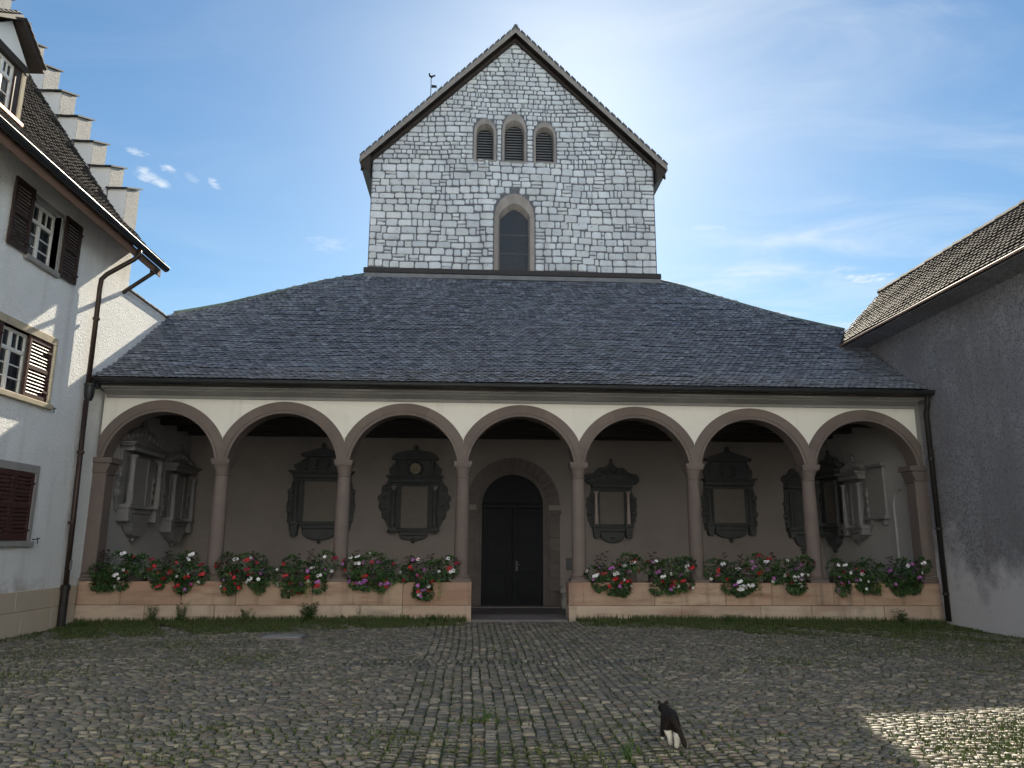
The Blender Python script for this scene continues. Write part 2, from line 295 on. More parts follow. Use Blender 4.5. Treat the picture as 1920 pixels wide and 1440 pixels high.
def struct(name, mb, m, label=None, smooth=False):
    o = obj(name, mb, m, smooth=smooth); o['kind'] = 'structure'
    if label: o['label'] = label
    return o
def wall_holes(mb, ax, pos, a0, a1, b0, b1, holes, depth, sign):
    """wall face in plane ax=pos spanning a (y or x) and z, with rectangular holes and reveals of the given depth"""
    A = sorted({a0, a1, *[h[i] for h in holes for i in (0, 1)]}); B = sorted({b0, b1, *[h[i] for h in holes for i in (2, 3)]})
    P = (lambda a, z, d=0.: (pos+d, a, z)) if ax == 'x' else (lambda a, z, d=0.: (a, pos+d, z))
    for i in range(len(A)-1):
        for j in range(len(B)-1):
            ca, cb = (A[i]+A[i+1])/2, (B[j]+B[j+1])/2
            if any(h[0] < ca < h[1] and h[2] < cb < h[3] for h in holes): continue
            mb.add([P(A[i], B[j]), P(A[i+1], B[j]), P(A[i+1], B[j+1]), P(A[i], B[j+1])], [(0, 1, 2, 3)])
    for h in holes:
        q = [(h[0], h[2]), (h[1], h[2]), (h[1], h[3]), (h[0], h[3])]
        for k in range(4):
            p, r = q[k], q[(k+1) % 4]
            mb.add([P(*p), P(*r), P(*r, -sign*depth), P(*p, -sign*depth)], [(0, 1, 2, 3)])
    return mb
# ------------------------------------------------------------------ ground
def gz(x): return -.0009*min(abs(x), 9.3)**2
gx = [-900, -200, -60, -20]+[round(-9.3+i*.62, 3) for i in range(31)]+[20, 60, 200, 900]
gy = [-900, -200, -60, -30, -20, -12, -6, -2, -.35, .3, 60, 200, 900]
g = MB(); nx = len(gx)
g.add([(x, y, gz(x)-.012-(.35 if (y > 0 and abs(x) < 9.1) else 0)) for y in gy for x in gx], [(j*nx+i, j*nx+i+1, (j+1)*nx+i+1, (j+1)*nx+i) for j in range(len(gy)-1) for i in range(nx-1)])
ground = struct('courtyard_ground', g, M['earth'], 'earth and moss bed of the cobbled courtyard', True)

def cobble_mesh(seed, kind='mesh'):
    r = random.Random(seed); n = 9
    out_, mid = [], []
    for i in range(n):
        a = 2*math.pi*(i+r.uniform(-.2, .2))/n; c, s = math.cos(a), math.sin(a)
        k = 1/max(abs(c), abs(s))**.55*r.uniform(.90, 1.04)*.5
        out_.append((c*k, s*k, -.030)); mid.append((c*k*.91, s*k*.91, .004+r.uniform(-.002, .002)))
    ctr = (r.uniform(-.05, .05), r.uniform(-.05, .05), .0065)
    vs = out_+mid+[ctr]
    fs = [(i, (i+1) % n, (i+1) % n+n, i+n) for i in range(n)]+[(n+i, n+(i+1) % n, 2*n) for i in range(n)]
    return vs, fs
CV = [cobble_mesh(s) for s in range(14)]
cob = []
def cobble(x, y, w, d, rot):
    if abs(x) > 9.0 or y > -.42: return
    if abs(x) > 1.4 and random.random() < min(.97, 1.7*max(0., 1-(-.4-y)/((.45+.15*abs(x))*(1+.45*math.sin(x*1.7+y)+.3*math.sin(x*4.1+2))))): return
    cob.append((x, y, w, d, rot))
XL_, XR_ = -1.78, 1.22
GUT = (-5.80, -5.36)
y = -12.6
col_x = np.arange(XL_+.05, XR_, .110)
for x in col_x:                                           # the carpet of columns leading to the door
    y = -12.6+random.uniform(0, .08); dx = 0
    while y < -.4:
        h = random.uniform(.070, .100)
        if not (GUT[0] < y+h/2 < GUT[1]):
            cobble(x+random.uniform(-.009, .009)+.012*math.sin(y*1.3), y+h/2, random.uniform(.097, .113), h*.955, random.uniform(-.12, .12))
        y += h
for row in range(2):                                      # gutter course across the carpet, stones set lengthwise
    x = -2.7
    while x < 1.55:
        w = random.uniform(.065, .10); cobble(x+w/2, GUT[0]+.11+.22*row, w*.92, .205, random.uniform(-.05, .05)); x += w
for sgn in (-1, 1):                                       # side fields laid in slanting courses
    yy = -15.
    while yy < 1.5:
        h = random.uniform(.058, .080); x = 0.; off = random.uniform(-.01, .075)
        while x < 7.9:
            w = random.uniform(.075, .130); xc = (XL_-x-w/2+off) if sgn < 0 else (XR_+x+w/2-off)
            slope = -.16 if sgn < 0 else -.10
            yc = yy+slope*(x+w/2)+.05*math.sin(1.1*x+sgn)+.035*math.sin(2.7*x)
            if not (GUT[0]-.02 < yc < GUT[1]+.02 and -2.75 < xc < 1.6):
                cobble(xc, yc+random.uniform(-.008, .008), w*.95, h*.96, random.uniform(-.12, .12)+math.atan(slope)*sgn)
            x += w
        yy += h
ca = np.array(cob); u, v, zz = project(np.stack([ca[:, 0], ca[:, 1], np.zeros(len(ca))], 1))
keep = (u > -420) & (u < 2340) & (v < 1620)
ca, u, v, zz = ca[keep], u[keep], v[keep], zz[keep]
score = ca[:, 2]*ca[:, 3]/zz**3; score[(u < 0) | (u > 1920) | (v > 1440)] = 0
order = np.argsort(-score); top = set(order[:290].tolist())
cmesh = []
for vs, fs in CV:
    b = MB(); b.add(vs, fs); cmesh.append(b.mesh('cobble', M['cobble'], True))
big = MB()
for i, (x, y, w, d, rot) in enumerate(ca):
    k = random.randrange(len(CV)); lift = random.uniform(-.006, .008)
    if i in top:
        piece('cobble', cmesh[k], ground, (x, y, gz(x)+lift), Matrix.Rotation(rot, 4, 'Z') @ Matrix.Diagonal((w, d, 1, 1)))
    else:
        c, s = math.cos(rot), math.sin(rot); vs, fs = CV[k]
        big.add([(x+c*p[0]*w-s*p[1]*d, y+s*p[0]*w+c*p[1]*d, gz(x)+lift+p[2]) for p in vs], fs, random.random())
obj('cobble_paving', big, M['cobble'], ground, smooth=True, kind='stuff')

# ------------------------------------------------------------------ roofs laid with beaver tail tiles
def tile_geo(w, L, t=.020, lift=.036):
    xs = (-.5, -.30, 0, .30, .5); ys = (.032, .009, 0, .009, .032)
    lo = [(a*w, b, lift+t) for a, b in zip(xs, ys)]; lo2 = [(a*w, b, lift-.004) for a, b in zip(xs, ys)]
    up_ = [(w*.5, L, .002), (-w*.5, L, .002)]
    vs = lo+up_+lo2
    return vs, [(0, 1, 2, 3, 4, 5, 6)]+[(i+7, i+8, i+1, i) for i in range(4)]+[(4, 11, 5), (0, 6, 7)]
TW, TE = .150, .125
TG = tile_geo(TW*.965, TE*1.75)
def frame(ux, vy, nz): return Matrix(((ux[0], vy[0], nz[0], 0), (ux[1], vy[1], nz[1], 0), (ux[2], vy[2], nz[2], 0), (0, 0, 0, 1)))
def lay_tiles(places, parent, m, nmax=290, TG=TG):
    """places: (point, across, up the slope) for every tile; the largest in the picture become parts, the rest one part"""
    P = np.array([p[0] for p in places]); u, v, zz = project(P)
    sc = 1/zz**2; sc[(u < 2) | (u > 1918) | (v < 2) | (v > 1438)] = 0
    top = set(np.argsort(-sc)[:nmax].tolist()); b0 = MB(); b0.add(*TG); me = b0.mesh('tile', m)
    rest = MB()
    for i, (p, a, up_) in enumerate(places):
        a, up_ = Vector(a).normalized(), Vector(up_).normalized(); n = a.cross(up_)
        q = Matrix.Rotation(random.uniform(-.025, .025), 4, 'Z') @ Matrix.Rotation(random.uniform(-.010, .012), 4, 'X')
        mt = frame(a, up_, n) @ q; p = Vector(p)+n*random.uniform(-.002, .006)+up_*random.uniform(-.008, .008)
        if i in top: piece('tile', me, parent, p, mt)
        else: rest.add([tuple(p+mt @ Vector(w)) for w in TG[0]], TG[1], random.random())
    if rest.v: obj('tile_rows', rest, m, parent, kind='stuff')

# ------------------------------------------------------------------ church
church = thing('church', 'old stone church with pale rubble gable, tiled porch roof and seven arched bays', 'church', (0, 2.6, 0))
WX = 9.08                                                  # inner faces of the buildings left and right
# porch roof profile, eave to nave wall
PY = [-.58, .3, 1.5, 3., 4.2, 5.2]; PZ = [4.93, 5.38, 6.22, 7.36, 8.42, 9.42]
def fz(y): return float(np.interp(y, PY, PZ))
HIPL = [(5.2, -4.42), (4.81, -5.55), (4.49, -6.25), (4.19, -6.90), (3.89, -7.42), (3.59, -7.92), (3.33, -8.50), (3.10, -9.08)]
HIPR = [(5.2, 4.60), (4.92, 5.30), (4.44, 6.14), (3.94, 7.04), (3.50, 7.78), (3.13, 8.60), (2.90, 9.08)]
def lim(h, y):
    ys = [a for a, _ in h][::-1]; xs = [b for _, b in h][::-1]
    return float(np.interp(y, ys, xs)) if y > ys[0] else xs[0]
ys = sorted(set(PY+[a for a, _ in HIPL]+[a for a, _ in HIPR]))
b = MB()
for y0, y1 in zip(ys[:-1], ys[1:]):
    b.add([(lim(HIPL, y0), y0, fz(y0)-.01), (lim(HIPR, y0), y0, fz(y0)-.01), (lim(HIPR, y1), y1, fz(y1)-.01), (lim(HIPL, y1), y1, fz(y1)-.01)], [(0, 1, 2, 3)])
    b.add([(lim(HIPL, y0), y0, fz(y0)-.10), (lim(HIPR, y0), y0, fz(y0)-.10), (lim(HIPR, y1), y1, fz(y1)-.10), (lim(HIPL, y1), y1, fz(y1)-.10)], [(3, 2, 1, 0)])
porch_roof = obj('porch_roof', b, M['slate'], church)
S = [0.]
for i in range(1, len(PY)): S.append(S[-1]+math.hypot(PY[i]-PY[i-1], PZ[i]-PZ[i-1]))
places = []; s_ = 0.02; row = 0
while s_ < S[-1]-.10:
    yy = float(np.interp(s_, S, PY)); y2 = float(np.interp(min(s_+.2, S[-1]), S, PY)); up_ = Vector((0, y2-yy, fz(y2)-fz(yy)))
    x = lim(HIPL, yy)+(TW/2 if row % 2 else 0)+random.uniform(0, .02); wob = [random.uniform(0, 6.28) for _ in range(3)]
    while x < lim(HIPR, yy)-.02:
        dz = .007*math.sin(x*.9+wob[0])+.004*math.sin(x*2.3+wob[1])
        sag = .035*math.sin(x*.55+1.)*math.sin(s_*.8)
        places.append(((x, yy, fz(yy)+dz*.6+sag), (1, 0, 0), up_)); x += TW
    s_ += TE*random.uniform(.96, 1.04); row += 1
lay_tiles(places, porch_roof, M['tile'])
# copper cappings on the hips and pale flashing under the nave wall
for h, sg in ((HIPL, -1), (HIPR, 1)):
    obj('hip_capping', MB().tube([(x-sg*.03, yy+.02, fz(yy)+.05) for yy, x in h], .055, 8), M['verdigris'], porch_roof, smooth=True)
obj('flashing', MB().box(-4.42, 4.60, 5.10, 5.2, 9.36, 9.49).box(-4.42, 4.60, 5.02, 5.16, 9.33, 9.385), M['flashing'], church, bevel=.01)
obj('string_course', MB().box(-4.44, 4.60, 5.08, 5.24, 9.50, 9.66), M['slate'], church, bevel=.02)
# aisle roofs behind the hips, falling to either side
for h, sg, nm in ((HIPL, -1, 'left'), (HIPR, 1, 'right')):
    b = MB(); hh = h if abs(h[-1][1]) > 9 else h
    for (ya, xa), (yb, xb) in zip(hh[:-1], hh[1:]):
        b.add([(xa, ya, fz(ya)), (xb, yb, fz(yb)), (xb, 30, fz(yb)), (xa, 30, fz(ya))], [(0, 1, 2, 3) if sg < 0 else (3, 2, 1, 0)])
    ye, xe = hh[-1]
    b.add([(xe, ye, fz(ye)), (sg*10.4, ye-.1, fz(ye)-.75), (sg*10.4, 30, fz(ye)-.75), (xe, 30, fz(ye))], [(0, 1, 2, 3) if sg < 0 else (3, 2, 1, 0)])
    b.add([(xe, ye+.05, fz(ye)-.02), (xe, ye+.05, 4), (xe, 30, 4), (xe, 30, fz(ye)-.02)], [(0, 1, 2, 3)])
    obj('aisle_roof', b, M['tile_warm'], church)
# gutter and eave of the porch
b = MB(); n = 8
prof = [(-.62+.075*math.cos(a), 4.90+.085*math.sin(a)) for a in [math.pi+math.pi*i/n for i in range(n+1)]]
b.add([(x, p[0], p[1]) for x in (-WX, WX) for p in prof], [(i, i+1, n+2+i, n+1+i) for i in range(n)])
b.add([(x, -.62+.068*math.cos(a), 4.905+.078*math.sin(a)) for x in (-WX, WX) for a in [math.pi+math.pi*i/n for i in range(n+1)]], [(n+1+i, n+2+i, i+1, i) for i in range(n)])
b.tube([(-WX, -.70, 4.905), (WX, -.70, 4.905)], .014, 6)
obj('gutter', b, M['gutter'], church, smooth=False)
for x in np.arange(-8.6, 8.9, 1.15):
    obj('gutter_bracket', MB().tube([(x, -.54, 4.93), (x, -.545, 4.85), (x, -.62, 4.805), (x, -.705, 4.85), (x, -.712, 4.92)], .009, 5), M['gutter'], church)
obj('eave_soffit', MB().box(-WX, WX, -.50, .0, 4.795, 4.835), M['white_paint'], church)
obj('eave_fascia', MB().box(-WX, WX, -.53, -.503, 4.78, 4.93), M['wood_dark'], church)
obj('cornice', MB().prism([(-.24, 4.79), (-.24, 4.745), (-.17, 4.715), (-.10, 4.68), (-.055, 4.675), (-.055, 4.615), (.02, 4.615), (.02, 4.79)], 'x', -8.98, 8.98), M['grey_stone'], church)
# arcade wall, arch rings, columns
BX = [-7.755, -5.16, -2.56, 0., 2.56, 5.16, 7.755]; COLX = [-6.465, -3.85, -1.27, 1.27, 3.85, 6.465]
EDG = [-9.04]+COLX+[9.04]
ZC, RI, RM, RO = 3.145, 1.173, 1.235, 1.43
b = MB(); ring = []
for k, cx in enumerate(BX):
    xl, xr = EDG[k], EDG[k+1]; hl, hr = cx-xl, xr-cx
    A = [math.pi*i/40 for i in range(41)]
    pts = []
    for a in A:
        r_ = 1.37; lim_ = (hr if math.cos(a) > 0 else hl)
        if abs(math.cos(a))*r_ > lim_: r_ = lim_/abs(math.cos(a))
        pts.append((cx+r_*math.cos(a), ZC+r_*math.sin(a)))
    for p, q in zip(pts[:-1], pts[1:]):
        if min(p[1], q[1]) < 3.32: continue
        for yy, rev in ((0., True), (.36, False)):
            vs = [(q[0], yy, q[1]), (p[0], yy, p[1]), (p[0], yy, 4.70), (q[0], yy, 4.70)]
            b.add(vs, [(0, 1, 2, 3) if rev else (3, 2, 1, 0)])
    b2 = MB()
    def band(r0, r1, ya, yb):
        P = []
        for a in [math.pi*i/48 for i in range(49)]:
            row_ = []
            for r_ in (r0, r1):
                lim_ = (hr if math.cos(a) > 0 else hl); c_ = abs(math.cos(a))
                rr = min(r_, lim_/c_) if c_ > 1e-6 else r_
                z = ZC+rr*math.sin(a); row_.append((cx+rr*math.cos(a), max(z, 3.318)))
            P.append(row_)
        for kk, ((i0, o0), (i1, o1)) in enumerate(zip(P[:-1], P[1:])):
            if max(i0[1], i1[1], o0[1], o1[1]) <= 3.319: continue
            vs = [(i0[0], ya, i0[1]), (o0[0], ya, o0[1]), (o1[0], ya, o1[1]), (i1[0], ya, i1[1]), (i0[0], yb, i0[1]), (o0[0], yb, o0[1]), (o1[0], yb, o1[1]), (i1[0], yb, i1[1])]
            b2.add(vs, [(0, 1, 2, 3), (7, 6, 5, 4), (0, 3, 7, 4), (1, 5, 6, 2)], random.Random(k*100+kk//6).random())
    band(RM+.010, RO, -.030, .39); band(RI+.018, RM+.012, -.012, .37); band(RI, RI+.055, -.026, .385)
    obj('arch', b2, M['sandstone'], church)
b.box(-9.08, 9.08, .003, .357, 4.69, 4.86)
obj('spandrel_wall', b, M['spandrel'], church)
SH = [(.165, .875), (.158, .90), (.156, 1.6), (.150, 2.3), (.137, 2.985)]
def column(x, yc=.18):
    c = bpy.data.objects.new('column', None); COL.objects.link(c); c.parent = church; c.location = Vector((x, yc, .77))-wloc(church)
    obj('base', MB().box(x-.205, x+.205, yc-.205, yc+.205, .770, .825).lathe([(.20, .825), (.208, .843), (.20, .862), (.175, .868), (.172, .884), (.185, .893), (.18, .908), (.158, .915)], (x, yc, 0), 20), M['sandstone'], c, auto=40)
    obj('shaft', MB().lathe(SH, (x, yc, 0), 24), M['sandstone'], c, auto=40)
    cp = MB().lathe([(.137, 2.965), (.155, 2.972), (.158, 2.985), (.152, 2.998), (.137, 3.002)], (x, yc, 0), 20)
    lo, hi = .132, .175
    secs = [(lo, 3.0), (lo+.012, 3.06), (.156, 3.13), (hi, 3.185), (hi+.004, 3.195)]
    vs = []; m_ = 16
    for r_, z in secs:
        t_ = (z-3.0)/.195
        for i in range(m_):
            a = 2*math.pi*(i+.5)/m_; k = (1/max(abs(math.cos(a)), abs(math.sin(a))))**t_
            vs.append((x+r_*k*math.cos(a), yc+r_*k*math.sin(a), z))
    cp.add(vs, [(j*m_+i, j*m_+(i+1) % m_, (j+1)*m_+(i+1) % m_, (j+1)*m_+i) for j in range(len(secs)-1) for i in range(m_)])
    cp.box(x-.178, x+.178, yc-.19, yc+.20, 3.196, 3.225).box(x-.190, x+.190, yc-.205, yc+.205, 3.226, 3.262).box(x-.198, x+.198, yc-.213, yc+.213, 3.263, 3.320)
    obj('capital', cp, M['sandstone'], c, auto=40)
for x in COLX: column(x)
for sg in (-1, 1):                                         # half columns against the side walls
    x = sg*9.0; c = bpy.data.objects.new('pilaster', None); COL.objects.link(c); c.parent = church; c.location = Vector((x, .18, .77))-wloc(church)
    xo = sg*9.14
    q = lambda w: (min(x-sg*w, xo), max(x-sg*w, xo))
    obj('base', MB().box(*q(.23), -.06, .42, .77, .84).box(*q(.205), -.035, .40, .841, .91), M['sandstone'], c, bevel=.012)
    obj('shaft', MB().box(*q(.18), -.012, .37, .911, 2.99), M['sandstone'], c, bevel=.02)
    obj('capital', MB().prism([(x-sg*.18, 2.991), (xo, 2.991), (xo, 3.20), (x-sg*.245, 3.20), (x-sg*.235, 3.13), (x-sg*.20, 3.05)][::sg], 'y', -.04, .40).box(*q(.225), -.02, .38, 2.96, 2.99).box(*q(.29), -.07, .43, 3.201, 3.32), M['sandstone'], c, bevel=.008)
# parapet of two courses of blocks either side of the entrance
def course(xs, z0, z1, y0, y1, jitter, m='base_stone'):
    for a, c_ in zip(xs[:-1], xs[1:]):
        zb = gz((a+c_)/2)-.05 if z0 < .1 else z0
        bb = MB(); j = random.uniform(-jitter, jitter); bb.box(a+.003, c_-.003, y0+j, y1, zb, z1, 0.)
        o = obj('parapet_block', bb, M[m], church, bevel=.010)
course([-9.08, -8.21, -6.99, -5.89, -4.33, -2.47, -1.04], .303, .768, -.10, .46, .004, 'cap_stone')
course([1.0, 2.83, 4.36, 5.36, 6.71, 7.38, 9.08], .303, .768, -.10, .46, .004, 'cap_stone')
course([-9.08, -7.7, -6.3, -4.33, -2.47, -1.04], .0, .298, -.118, .46, .004)
course([1.0, 3.4, 5.1, 6.2, 7.78, 9.08], .0, .298, -.118, .46, .004)
# inside of the porch
YB = 5.2
obj('porch_floor', MB().box(-9.08, 9.08, 1.1, YB, -.30, -.16), M['porch_floor'], church)
obj('threshold', MB().box(-1.035, .995, -.09, 1.1, -.25, .012).box(-9.05, -1.045, .47, 1.1, -.25, .01).box(1.005, 9.05, .47, 1.1, -.25, .01), M['threshold'], church, bevel=.01)
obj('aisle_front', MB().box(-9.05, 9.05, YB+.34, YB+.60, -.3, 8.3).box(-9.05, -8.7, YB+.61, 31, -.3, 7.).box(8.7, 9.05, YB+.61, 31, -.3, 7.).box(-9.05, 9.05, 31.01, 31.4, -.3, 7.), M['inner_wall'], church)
DX, DHW, DZS = .085, .86, 2.63                             # door: centre, half width, springing
def arch_pts(cx, hw, zs, rise=None, n=20, z0=None):
    rise = rise or hw
    p = [(cx+hw*math.cos(math.pi*i/n), zs+rise*math.sin(math.pi*i/n)) for i in range(n+1)]
    return p
b = MB(); op = arch_pts(DX, DHW+.12, DZS)
b.add([(-9.08, YB, -.3), (DX-DHW-.12, YB, -.3), (DX-DHW-.12, YB, 4.75), (-9.08, YB, 4.75)], [(0, 1, 2, 3)])
b.add([(DX+DHW+.12, YB, -.3), (9.08, YB, -.3), (9.08, YB, 4.75), (DX+DHW+.12, YB, 4.75)], [(0, 1, 2, 3)])
for p, q in zip(op[:-1], op[1:]): b.add([(q[0], YB, q[1]), (p[0], YB, p[1]), (p[0], YB, 4.75), (q[0], YB, 4.75)], [(0, 1, 2, 3)])
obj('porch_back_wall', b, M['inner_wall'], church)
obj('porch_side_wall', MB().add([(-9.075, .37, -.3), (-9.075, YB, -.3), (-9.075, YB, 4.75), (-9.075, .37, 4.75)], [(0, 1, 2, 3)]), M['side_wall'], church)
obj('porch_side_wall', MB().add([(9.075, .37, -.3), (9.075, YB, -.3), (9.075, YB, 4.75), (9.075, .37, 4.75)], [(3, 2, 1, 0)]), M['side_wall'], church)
for i, yy in enumerate(np.arange(.36, YB, .242)):
    obj('ceiling_board', MB().box(-9.08, 9.08, yy+.004, yy+.238, 4.72, 4.75), M['wood_dark'], church)
for yy in (.9, 2.0, 3.1, 4.2, 5.02): obj('ceiling_beam', MB().box(-9.07, 9.07, yy-.09, yy+.09, 4.50, 4.719), M['wood_dark'], church, bevel=.015)
# portal: stepped round arch of dressed stone with dark double door
def arch_band(mb, cx, zs, z0, r0, r1, ya, yb, n=26, t=0.):
    P = [((cx+r0, z0), (cx+r1, z0))]+[((cx+r0*math.cos(math.pi*i/n), zs+r0*math.sin(math.pi*i/n)), (cx+r1*math.cos(math.pi*i/n), zs+r1*math.sin(math.pi*i/n))) for i in range(n+1)]+[((cx-r0, z0), (cx-r1, z0))]
    for (i0, o0), (i1, o1) in zip(P[:-1], P[1:]):
        vs = [(i0[0], ya, i0[1]), (o0[0], ya, o0[1]), (o1[0], ya, o1[1]), (i1[0], ya, i1[1]), (i0[0], yb, i0[1]), (o0[0], yb, o0[1]), (o1[0], yb, o1[1]), (i1[0], yb, i1[1])]
        mb.add(vs, [(0, 1, 2, 3), (7, 6, 5, 4), (0, 3, 7, 4), (1, 5, 6, 2)], t)
    return mb
portal = obj('portal', arch_band(arch_band(MB(), DX, DZS, -.16, .87, 1.06, YB+.06, YB+.30), DX, DZS, -.16, .985, 1.03, YB-.03, YB+.055), M['portal'], church)
nv = 17
def voussoir(a0, a1):
    v_ = MB(); r0, r1 = 1.035, 1.34; P = []
    for a in (a0+.006, (a0+a1)/2, a1-.006): P.append(((DX+r0*math.cos(a), DZS+r0*math.sin(a)), (DX+r1*math.cos(a), DZS+r1*math.sin(a))))
    for (i0, o0), (i1, o1) in zip(P[:-1], P[1:]):
        ya, yb = YB-.045, YB+.02
        vs = [(i0[0], ya, i0[1]), (o0[0], ya, o0[1]), (o1[0], ya, o1[1]), (i1[0], ya, i1[1]), (i0[0], yb, i0[1]), (o0[0], yb, o0[1]), (o1[0], yb, o1[1]), (i1[0], yb, i1[1])]
        v_.add(vs, [(0, 1, 2, 3), (0, 3, 7, 4), (1, 5, 6, 2), (0, 4, 5, 1), (3, 2, 6, 7)])
    obj('voussoir', v_, M['portal'], portal)
for i in range(nv): voussoir(math.pi*i/nv, math.pi*(i+1)/nv)
for sg in (-1, 1):
    z = -.16
    for k, hh in enumerate((.42, .36, .40, .33, .38, .35, .29, .125)):
        xa, xb = sorted((DX+sg*1.035, DX+sg*(1.34 if k < 7 else 1.38)))
        obj('jamb_stone', MB().box(xa, xb, YB-.045-.012*(k == 7), YB+.02, z+.004, z+hh-.004), M['portal'], portal, bevel=.006); z += hh
door = bpy.data.objects.new('door', None); COL.objects.link(door); door.parent = church; door.location = Vector((DX, YB+.2, -.16))-wloc(church)
obj('tympanum', MB().prism(arch_pts(DX, .875, DZS), 'y', YB+.17, YB+.23), M['door_wood'], door)
obj('transom', MB().box(DX-.875, DX+.875, YB+.10, YB+.17, DZS-.09, DZS+.03).box(DX-.875, DX+.875, YB+.12, YB+.17, DZS+.035, DZS+.07), M['door_wood'], door, bevel=.01)
for sg in (-1, 1):
    xa, xb = sorted((DX+sg*.006, DX+sg*.87)); lf = MB().box(xa, xb, YB+.165, YB+.225, -.155, DZS-.095)
    for (za, zb) in ((-.02, .62), (.74, 1.52), (1.64, 2.40)):
        lf.box(xa+.13, xb-.13, YB+.142, YB+.164, za, zb); lf.box(xa+.19, xb-.19, YB+.128, YB+.1415, za+.07, zb-.07)
    obj('door_leaf', lf, M['door_wood'], door, bevel=.012)
obj('handle', MB().box(DX+.10, DX+.16, YB+.118, YB+.164, .80, 1.08).tube([(DX+.13, YB+.12, .98), (DX+.13, YB+.06, .98), (DX+.24, YB+.06, .97)], .014, 8), M['lead'], door)
obj('door_step', MB().box(DX-1.36, DX+1.36, YB-.34, YB+.05, -.20, -.135), M['threshold'], church, bevel=.012)
tag(obj('notice_plate', MB().box(1.60, 1.86, YB-.03, YB-.002, .84, 1.17).box(1.615, 1.845, YB-.036, YB-.0305, .855, 1.155), M['sign']), 'small dark grey plate on the porch wall right of the portal', 'plate')
t = thing('alms_post', 'small worn stone post in shade between portal jamb and right parapet', 'post', (1.50, YB-.42, -.16))
obj('shaft', MB().lathe([(.10, -.16), (.10, .02), (.075, .05), (.075, .20), (.10, .24)], (1.50, YB-.42, 0), 10), M['grey_stone'], t, auto=40)
obj('head', MB().box(1.38, 1.62, YB-.54, YB-.30, .241, .38).box(1.41, 1.59, YB-.51, YB-.33, .381, .43), M['grey_stone'], t, bevel=.012)

# ------------------------------------------------------------------ nave gable
NX0, NX1, AX, AZ, VSL = -4.34, 4.50, .09, 17.72, .985    # wall edges, apex of masonry, slope of the verge
YN = 5.2
def half(z): return (AZ-z)/VSL
zl = AZ-(AX-NX0)*VSL; zr = AZ-(NX1-AX)*VSL
LANC = dict(cx=.095, z0=9.66, zs=11.42, hw=.435, out=.62, rise=.36, orise=.80)
LOUV = [dict(cx=-.845, z0=13.33, zs=14.27, hw=.245, out=.36, orise=.50), dict(cx=.08, z0=13.31, zs=14.36, hw=.285, out=.385, orise=.62), dict(cx=1.045, z0=13.31, zs=14.21, hw=.26, out=.355, orise=.50)]
b = MB(); b.prism([(NX0, 9.2), (NX1, 9.2), (NX1, zr), (AX, AZ), (NX0, zl)], 'y', YN, YN+.05)
gable = obj('gable_wall', b, M['mortar'], church)
obj('nave_body', MB().prism([(NX0+.02, 8.4), (NX1-.02, 8.4), (NX1-.02, zr-.05), (AX, AZ-.1), (NX0+.02, zl-.05)], 'y', YN+.62, 32.), M['plaster_white'], church)
obj('quoin_edge', MB().box(NX0, NX0+.02, YN+.05, 31.9, 8.4, zl-.03).box(NX1-.02, NX1, YN+.05, 31.9, 8.4, zr-.03), M['mortar'], church)
def blocked(z):
    r_ = []
    for w in LOUV+[LANC]:
        zt = w['zs']+w['orise']
        if w['z0']-.02 < z < zt:
            o_ = w['out'] if z < w['zs'] else w['out']*math.sqrt(max(0., 1-((z-w['zs'])/w['orise'])**2))
            r_.append((w['cx']-o_-.02, w['cx']+o_+.02))
    return r_
stones = []
z = 9.68
while z < AZ-.12:
    big_row = (z < 13.2) or (13.9 < z < 15.1 and random.random() < .5)
    h = random.uniform(.17, .255) if big_row else random.uniform(.12, .19)
    if z > 15.3: h = random.uniform(.125, .20)
    zm = z+h/2; lo = max(NX0+.01, AX-half(z+h*.75)+.05); hi = min(NX1-.01, AX+half(z+h*.75)-.05)
    segs = [(lo, hi)]
    for a, c_ in blocked(zm)+blocked(z+.03)+blocked(z+h-.03):
        ns = []
        for s0, s1 in segs:
            if c_ <= s0 or a >= s1: ns.append((s0, s1)); continue
            if a > s0: ns.append((s0, a))
            if c_ < s1: ns.append((c_, s1))
        segs = ns
    for s0, s1 in segs:
        x = s0
        while x < s1-.04:
            w = random.uniform(.16, .52) if h > .18 else random.uniform(.11, .40)
            if random.random() < .16: w *= .45
            if s1-(x+w) < .14: w = s1-x
            w = min(w, s1-x); dz = .034*math.sin(x*1.1+z*.7)+.018*math.sin(x*2.9+z*.9)
            if h > .21 and w < .4 and random.random() < .2:
                hs = random.uniform(.4, .6)*h; stones.append((x, x+w, z+dz, z+dz+hs)); stones.append((x, x+w, z+dz+hs, z+dz+h))
            else: stones.append((x, x+w, z+dz, z+dz+h*random.uniform(.96, 1.02)))
            x += w
    z += h
